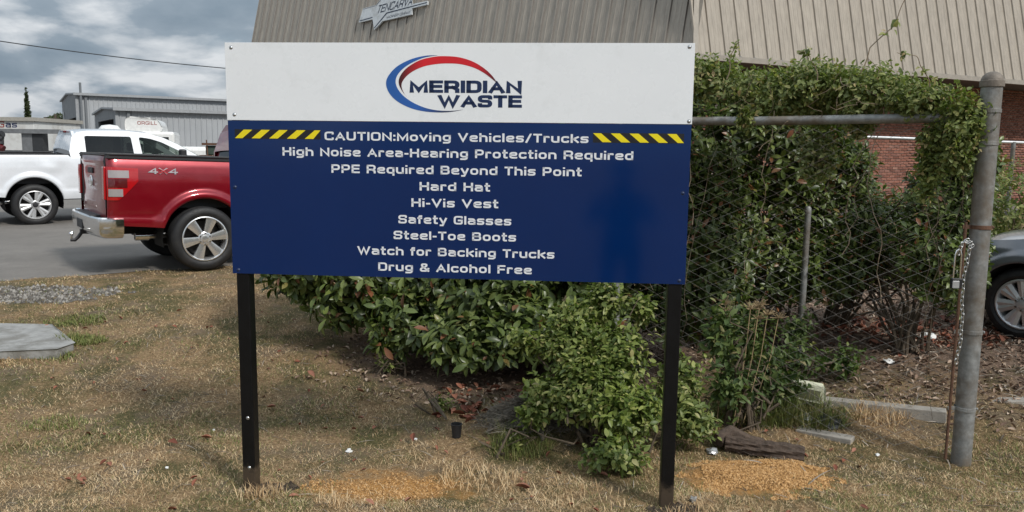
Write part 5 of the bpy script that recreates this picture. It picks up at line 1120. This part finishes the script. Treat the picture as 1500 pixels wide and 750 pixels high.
litter('red_leaf_litter', 'drift of rusty red dead leaves under the hedge beyond the fence', 900, redl_m, LT['dead'], .075, (2.6, 4.6, 6.4, 7.8, lambda x, y: 1 - sm(.5, 1, np.hypot((x - 3.6) / 1.0, (y - 7.1) / .7))), 85)
litter('red_leaf_litter', 'rusty dead leaves at the foot of the shrub behind the sign', 260, redl_m, LT['dead'], .08, (-.7, .5, 5.1, 6.3, lambda x, y: 1 - sm(.5, 1, np.hypot((x + .1) / .6, (y - 5.7) / .6))), 86)
# soil crumbs on the sand pile, dark soil by the posts
def crumbs(name, label, n, mat, cx, cy, rx, ry, sz, seed):
    rs = np.random.default_rng(seed); a = rs.uniform(0, 6.28, n); q = np.sqrt(rs.random(n)); x, y = cx + q * rx * np.cos(a), cy + q * ry * np.sin(a); ok = vnoise(x * 9 + seed, y * 13) * .6 + vnoise(x * 27, y * 31) * .4 > .15 + .55 * q ** 2.5; x, y = x[ok], y[ok]; n = len(x); z = gz(x, y); T = np.array([(1, 0, 0), (-1, 0, 0), (0, 1, 0), (0, -1, 0), (0, 0, 1), (0, 0, -.5)]) * 1.
    V = (T[None] * (sz * rs.uniform(.3, 1.3, n) ** 1.5)[:, None, None] * rs.uniform(.6, 1.2, (n, 6, 1)) + np.stack([x, y, z + .002], 1)[:, None]); f = np.array([(0, 2, 4), (2, 1, 4), (1, 3, 4), (3, 0, 4)]); F = (f[None] + (np.arange(n) * 6)[:, None, None]).reshape(-1, 3)
    return tag(link(name, npmesh(name, V.reshape(-1, 3), F), mat, None, kind='stuff'), label, 'soil')
sand_m = rndmat('orange_sand', [(0, (.20, .10, .035)), (.5, (.46, .25, .09)), (1, (.64, .39, .18))], .95, .0)
crumbs('sand_clods', 'crumbly orange sand heaped right of the right sign post', 22000, sand_m, 1.49, 4.60, .50, .30, .0065, 91)
crumbs('sand_clods', 'thin spread of orange sand between the two sign posts', 3000, sand_m, -.70, 4.42, .50, .18, .006, 92)
crumbs('gravel', 'grey gravel patch beside the parking lot at the left', 3200, rndmat('grey_gravel', [(0, (.07, .06, .05)), (.5, (.17, .155, .135)), (1, (.38, .35, .31))], .9, .0), -5.2, 8.6, 1.1, .5, .020, 93)
crumbs('soil_clods', 'dark soil clods around the foot of the left sign post', 420, rndmat('dark_soil', [(0, (.03, .022, .016)), (1, (.10, .075, .05))], .95, .0), -1.38, 4.38, .2, .09, .018, 94)

crumbs('soil_clods', 'dark soil clods around the foot of the right sign post', 420, _mats['dark_soil'], .92, 4.12, .2, .09, .016, 95)
# single fallen leaves that can be made out on the lawn
dl = link_me = None; T = LT['dead']; me = bpy.data.meshes.new('dead_leaf'); me.from_pydata([tuple(v_) for v_ in T[0]], [], [tuple(f) for f in T[1]]); me.materials.append(redl_m); me.polygons.foreach_set('use_smooth', [True] * len(me.polygons))
SP = [(-2.74, 5.9, 'pale brown dead leaf on the verge far left, in line with the sign post top'), (-2.65, 5.1, 'rusty dead leaf on the grass left of the left sign post, farthest from it'), (-2.02, 5.07, 'pinkish dead leaf close left of the left sign post, rear one of a pair'), (-2.12, 4.95, 'reddish dead leaf close left of the left sign post, front one of a pair'),
      (-3.3, 4.62, 'dark red dead leaf in the lower left corner of the verge'), (-1.55, 6.2, 'bright red fallen leaf at the shade edge just right of the left sign post'), (-1.75, 5.6, 'dull dead leaf in the shade behind the left sign post'), (-1.1, 5.9, 'tan curled leaf in the shade under the left broad leaved shrub'), (-.9, 5.25, 'brown curled leaf on sunlit grass between the sign posts'),
      (-.62, 5.0, 'small rusty leaf left of the black plant pot'), (-.15, 4.98, 'rusty leaf between the black plant pot and the stump'), (.12, 4.4, 'pink brown leaf in the grass in front of the light green shrub'), (1.95, 4.62, 'brown leaf at the right side of the orange sand heap')]
for i, (x, y, lb) in enumerate(SP):
    o_ = bpy.data.objects.new('dead_leaf', me); C.objects.link(o_); o_.location = (x, y, g1(x, y) + .025); o_.rotation_euler = (random.uniform(-.4, .4), random.uniform(-.3, .3), random.uniform(0, 6.28)); q = random.uniform(.05, .085); o_.scale = (q, q, q)
    tag(o_, lb, 'leaf', 'fallen leaves on the verge')
rs_ = np.random.default_rng(77)
litter('leaf_litter', 'sparse small dead leaves scattered over the verge', 260, redl_m, LT['dead'], .045, (-4.5, 2.2, 3.9, 8, lambda x, y: lawn_mask(x, y)), 87)

# ------------------------------------------------------------------ things lying about
conc = M('weathered_concrete', (.29, .285, .27), .9, var=.22, scale=7, bmp=.5, bscale=50, dirt=((.13, .12, .10), 4, .46, .7))
sl_ = thing('concrete_slab', 'flat grey concrete slab with clipped corners set in the grass at the left edge', 'slab', (-4.75, 6.95, .200))
MB().prism([(-1.3, -.48), (.56, -.48), (.96, -.38), (.99, -.17), (.42, .50), (.30, .54), (-1.3, .54)], lambda u, v, k: (u, v, k), -.12, .035).build('slab', conc, sl_, bevel=.012)
inset = M('dark_slot', (.05, .05, .05), .9)
for a_, b_2, y_ in ((-.6, -.05, .1), (-.5, .02, -.18)): MB().box(a_, b_2, y_, y_ + .018, .0352, .0365).build('pale_streak', M('pale_scratch', (.55, .55, .53), .9), sl_)
for x, y in ((-.42, .16), (-.35, -.03), (-.38, -.28)): MB().lathe([(0, .001), (.018, .001), (.024, .0)], 10, Matrix.Translation((x, y, .0362))).build('lifting_hole', inset, sl_)
lg = thing('log', 'short dark bark covered log lying at the back of the orange sand pile', 'log', (1.62, 4.93, g1(1.62, 4.93) + .045)); rs = np.random.default_rng(3)
ax = Vector((.93, -.34, -.05)).normalized(); b_ = MB(); us = np.linspace(-.24, .24, 22); th = np.linspace(0, 2 * math.pi, 31)
sx_, up_ = Vector((-ax.y, ax.x, 0)).normalized(), Vector((0, 0, 1))
b_.grid(lambda u, a: tuple(ax * u + (sx_ * math.cos(a) + up_ * math.sin(a)) * (.052 + .008 * math.sin(a * 9 + u * 20) * (1 + .5 * math.sin(u * 70)) + .008 * math.sin(u * 11))), list(us), list(th)); b_.build('bark', M('rough_dark_bark', (.075, .052, .038), .95, var=.45, scale=26, bmp=.8, bscale=60), lg, smooth=True)
for u in (-.24, .24): MB().add([tuple(ax * u + (sx_ * math.cos(a) + up_ * math.sin(a)) * .05) for a in th[:-1]], [tuple(range(30))]).build('cut_end', M('old_cut_wood', (.16, .11, .07), .9, var=.3, scale=30), lg)
lg2 = thing('branch', 'thick crooked dead branch behind the log', 'branch', (1.36, 5.02, g1(1.36, 5.02))); MB().tube([(-.02, .0, .06), (.08, .06, .10), (.2, .03, .05), (.30, .08, .03)], [.05, .045, .035, .02], 10).build('bark', M('rough_dark_bark', (1, 1, 1)), lg2, smooth=True)
gs = thing('tree_stump', 'old grey weathered stump with spreading roots in front of the shrub', 'stump', (.12, 5.18, g1(.12, 5.18) - .03)); gw = M('grey_dead_wood', (.105, .09, .072), .95, var=.4, scale=22, bmp=.9, bscale=50)
b_ = MB().grid(lambda t_, a: ((.02 + .18 * t_ + .03 * math.sin(5 * a)) * math.cos(a) * 1.25, (.02 + .13 * t_ + .025 * math.sin(4 * a + 1)) * math.sin(a), .15 * (1 - t_ ** 1.5) + .015 * math.sin(a * 11 + t_ * 9)), list(np.linspace(0, 1, 12)), list(np.linspace(0, 2 * math.pi, 49))); b_.build('stump_wood', gw, gs, smooth=True); b_ = MB()
for i in range(1300): a = rs.uniform(0, 6.28); q = rs.uniform(.05, 1.15); p0 = Vector((.30 * q * math.cos(a), .2 * q * math.sin(a), .15 * max(0, 1 - q ** 1.5) + .002)); d_ = Vector((math.cos(a) + rs.normal() * .7, math.sin(a) + rs.normal() * .7, rs.uniform(-.4, .6))).normalized(); b_.tube([p0, p0 + d_ * rs.uniform(.03, .10)], [.0028, .001], 3)
b_.build('dead_fibres', rndmat('grey_fibre', [(0, (.08, .065, .05)), (1, (.28, .25, .2))], .9, 0), gs, kind='stuff')
for a, l_ in ((-.4, .42), (.3, .3), (2.6, .35), (3.6, .3), (-1.2, .25)): MB().tube([(0, 0, .09), (math.cos(a) * l_ * .5, math.sin(a) * l_ * .5, .06), (math.cos(a) * l_ * .8, math.sin(a) * l_ * .75 + .03, .02), (math.cos(a) * l_, math.sin(a) * l_, -.04)], [.05, .04, .028, .012], 8).build('root', gw, gs, smooth=True)
kb = M('grey_timber', (.30, .275, .24), .9, var=.2, scale=12, bmp=.4, bscale=60)
for nm, lb, a, b2_, hgt in (('timber_edging', 'long pale weathered timber lying on the ground along the fence bottom', (2.23, 5.80), (3.03, 5.42), .055), ('timber_edging', 'short weathered timber stub in the weeds below the cream downspout piece', (1.98, 5.36), (2.27, 5.14), .025), ('timber_edging', 'thin pale timber lying right of the gate post', (3.25, 5.72), (4.4, 5.60), .03)):
    a, b2_ = Vector(a + (0,)), Vector(b2_ + (0,)); d_ = (b2_ - a); c_ = (a + b2_) / 2; t = thing(nm, lb, 'timber', (c_.x, c_.y, g1(c_.x, c_.y))); MB().box(-d_.length / 2, d_.length / 2, -.05, .05, -.03, hgt, mat=Matrix.Rotation(math.atan2(d_.y, d_.x), 4, 'Z') @ Matrix.Rotation(R(-2), 4, 'Y')).build('beam', kb, t, bevel=.006)
cm = M('cream_painted_metal', (.62, .62, .47), .5, var=.06, scale=8, dirt=((.3, .28, .2), 9, .55, .5))
cd = thing('downspout_piece', 'cream coloured bent metal downspout piece lying in the weeds', 'scrap', mat=Matrix.Translation((2.19, 5.76, g1(2.19, 5.76) + .05)) @ Matrix.Rotation(R(-14), 4, 'Z') @ Matrix.Rotation(R(8), 4, 'Y'))
MB().prism([(-.13, 0), (.085, 0), (.115, .02), (.10, .105), (.085, .115), (-.13, .115)], lambda u, v, k: (u, k * (1 - .0), v), -.05, .05).build('shell', cm, cd, bevel=.006); MB().box(-.12, .07, -.0535, -.051, .012, .085).build('painted_recess_shade', M('olive_shade_paint', (.12, .115, .07), .8), cd)  # flat dark plate paints the shade of a recess onto the shell
foil = M('crumpled_foil', (.62, .63, .64), .3, metal=.6, var=.2); plast = M('white_plastic_litter', (.70, .70, .68), .5, var=.1)
def crumple(lb, x, y, r_, mat, seed, nm='crumpled_wrapper', cat='litter', h=.6):
    rs = np.random.default_rng(seed); bm = bmesh.new(); bmesh.ops.create_icosphere(bm, subdivisions=2, radius=r_)
    for v_ in bm.verts: v_.co *= float(rs.uniform(.45, 1.15)); v_.co.z *= h
    me = bpy.data.meshes.new(nm); bm.to_mesh(me); bm.free(); o_ = link(nm, me, mat); o_.location = (x, y, g1(x, y) + r_ * h * .5); return tag(o_, lb, cat)
crumple('crumpled silver wrapper in the leaves left of the right sign post', 1.08, 6.55, .07, foil, 1); crumple('crumpled pale plastic bag beside the cream downspout piece', 1.98, 6.2, .055, plast, 2); crumple('white crumpled plastic under the hedge near the gate post', 3.62, 6.85, .075, plast, 3)
crumple('torn dark plastic scrap below the cream downspout piece', 2.22, 5.42, .09, dk, 4, h=.5); crumple('crumpled clear plastic scrap in the weeds by the timber stub', 2.08, 5.5, .06, foil, 5); crumple('clear plastic scrap beside the log', 1.30, 4.98, .05, foil, 6, h=.4); crumple('pale crumpled paper beyond the fence right of the thin pipe post', 3.05, 6.35, .05, plast, 7, h=.4)
crumple('bright red scrap in the weeds right of the shrub', 1.62, 6.05, .04, M('red_plastic', (.5, .02, .02), .4), 8)
for i, (x, y, r_, lb) in enumerate(((-1.02, 4.92, .022, 'greyish white bottle cap lying right of the left sign post'), (-2.95, 4.42, .014, 'white pebble in the grass at the far left front'), (-2.05, 4.62, .012, 'small white pebble left of the left sign post'), (-2.0, 5.25, .012, 'small white pebble in the grass further back left of the left sign post'), (-.62, 4.95 + .15, .014, 'tiny white pebble in the grass between the posts'), (2.35, 4.95, .016, 'white pebble below the fence bottom'), (1.02, 4.26, .03, 'pale stone at the foot of the right sign post'))):
    crumple(lb, x, y, r_, plast if i != 6 else conc, 30 + i, 'pebble', 'pebble', .7)
cup = thing('plastic_cup', 'small black plastic plant pot standing in the leaves behind the sign', 'pot', (-.35, 5.10, g1(-.35, 5.1))); MB().lathe([(0, .0), (.028, 0), (.036, .085), (.039, .085), (.039, .09), (.033, .09), (.026, .006)], 18).build('pot_wall', black_pl, cup, smooth=True)

# ------------------------------------------------------------------ the photographer, out of the frame, mirrored faintly in the glossy sign
pt_ = thing('person', 'person in dark clothes and hard hat, seen only as a reflection in the sign', 'person', (.46, -.20, 0)); pt_.scale = (1.22, 1.15, 1.0)
dark_cloth = M('dark_work_clothes', (.02, .022, .028), .9, var=.2); skin = M('skin', (.42, .25, .18), .55, var=.06)
def skinned(name, verts, edges, radii, mat, root=0, sub=2):
    me = bpy.data.meshes.new(name); me.from_pydata(verts, edges, []); o_ = link(name, me, mat, pt_)
    md = o_.modifiers.new('skin', 'SKIN'); md.use_smooth_shade = True
    for i, r_ in enumerate(radii): me.skin_vertices[0].data[i].radius = r_ if isinstance(r_, tuple) else (r_, r_)
    me.skin_vertices[0].data[root].use_root = True; s_ = o_.modifiers.new('sub', 'SUBSURF'); s_.levels = sub; s_.render_levels = sub; return o_
V = [(0, 0, .98), (0, 0, 1.12), (0, .01, 1.30), (0, 0, 1.45), (0, .01, 1.53), (0, .03, 1.60), (0, .035, 1.70)]; E_ = [(0, 1), (1, 2), (2, 3), (3, 4), (4, 5), (5, 6)]; Rr = [(.16, .12), (.15, .105), (.18, .12), (.13, .09), .055, .075, .085]
for s_ in (-1, 1):
    k = len(V); V += [(s_ * .10, 0, .90), (s_ * .11, .01, .50), (s_ * .12, -.02, .09), (s_ * .13, .12, .05)]; E_ += [(0, k), (k, k + 1), (k + 1, k + 2), (k + 2, k + 3)]; Rr += [.095, .065, .045, .04]
    k = len(V); V += [(s_ * .19, 0, 1.42), (s_ * .27, .02, 1.18), (s_ * .16, .24, 1.32)]; E_ += [(3, k), (k, k + 1), (k + 1, k + 2)]; Rr += [.062, .048, .032]
skinned('body', V, E_, Rr, dark_cloth)
for s_ in (-1, 1):
    V = [(s_ * .16, .24, 1.32), (s_ * .13, .28, 1.38), (s_ * .11, .30, 1.43)]; E_ = [(0, 1), (1, 2)]; Rr = [(.026, .026), (.036, .02), (.036, .016)]
    for q in range(4): k = len(V); x_ = s_ * (.14 - .022 * q); V += [(x_, .305, 1.45 + .004 * q), (x_ - s_ * .015, .33, 1.475), (x_ - s_ * .035, .335, 1.47)]; E_ += [(2, k), (k, k + 1), (k + 1, k + 2)]; Rr += [.0095, .0085, .007]
    k = len(V); V += [(s_ * .08, .29, 1.39), (s_ * .055, .30, 1.42)]; E_ += [(1, k), (k, k + 1)]; Rr += [.012, .009]
    skinned('hand', V, E_, Rr, skin, sub=1)
MB().lathe([(0, .22), (.05, .215), (.085, .19), (.10, .15), (.098, .09), (.085, .04), (.05, .0), (.0, -.01)], 24, Matrix.Translation((0, .04, 1.585)) @ Matrix.Diagonal((.82, 1, 1, 1))).build('head', skin, pt_, smooth=True)
MB().tube([(0, .13, 1.70), (0, .16, 1.675), (0, .135, 1.665)], [.012, .017, .012], 8).build('nose', skin, pt_, smooth=True); MB().box(-.028, .028, .118, .124, 1.635, 1.645).build('mouth', M('lips', (.30, .12, .10), .5), pt_, bevel=.003)
for s_ in (-1, 1): MB().lathe([(0, .008), (.012, .004), (.014, 0)], 10, Matrix.Translation((s_ * .034, .125, 1.705)) @ Matrix.Rotation(R(-90), 4, 'X')).build('eye', M('eye', (.05, .03, .02), .2), pt_); MB().tube([(s_ * .082, .03, 1.72), (s_ * .095, .015, 1.70), (s_ * .082, .02, 1.66)], .01, 8).build('ear', skin, pt_, smooth=True)
MB().lathe([(0, .145), (.05, .138), (.095, .105), (.115, .05), (.12, .0), (.145, -.005), (.145, .0), (.12, .008)], 28, Matrix.Translation((0, .04, 1.725))).build('hard_hat', M('dark_hard_hat', (.05, .05, .055), .3), pt_, smooth=True)
MB().box(.0, .16, .345, .355, 1.44, 1.52).build('phone', black_pl, pt_, bevel=.004)
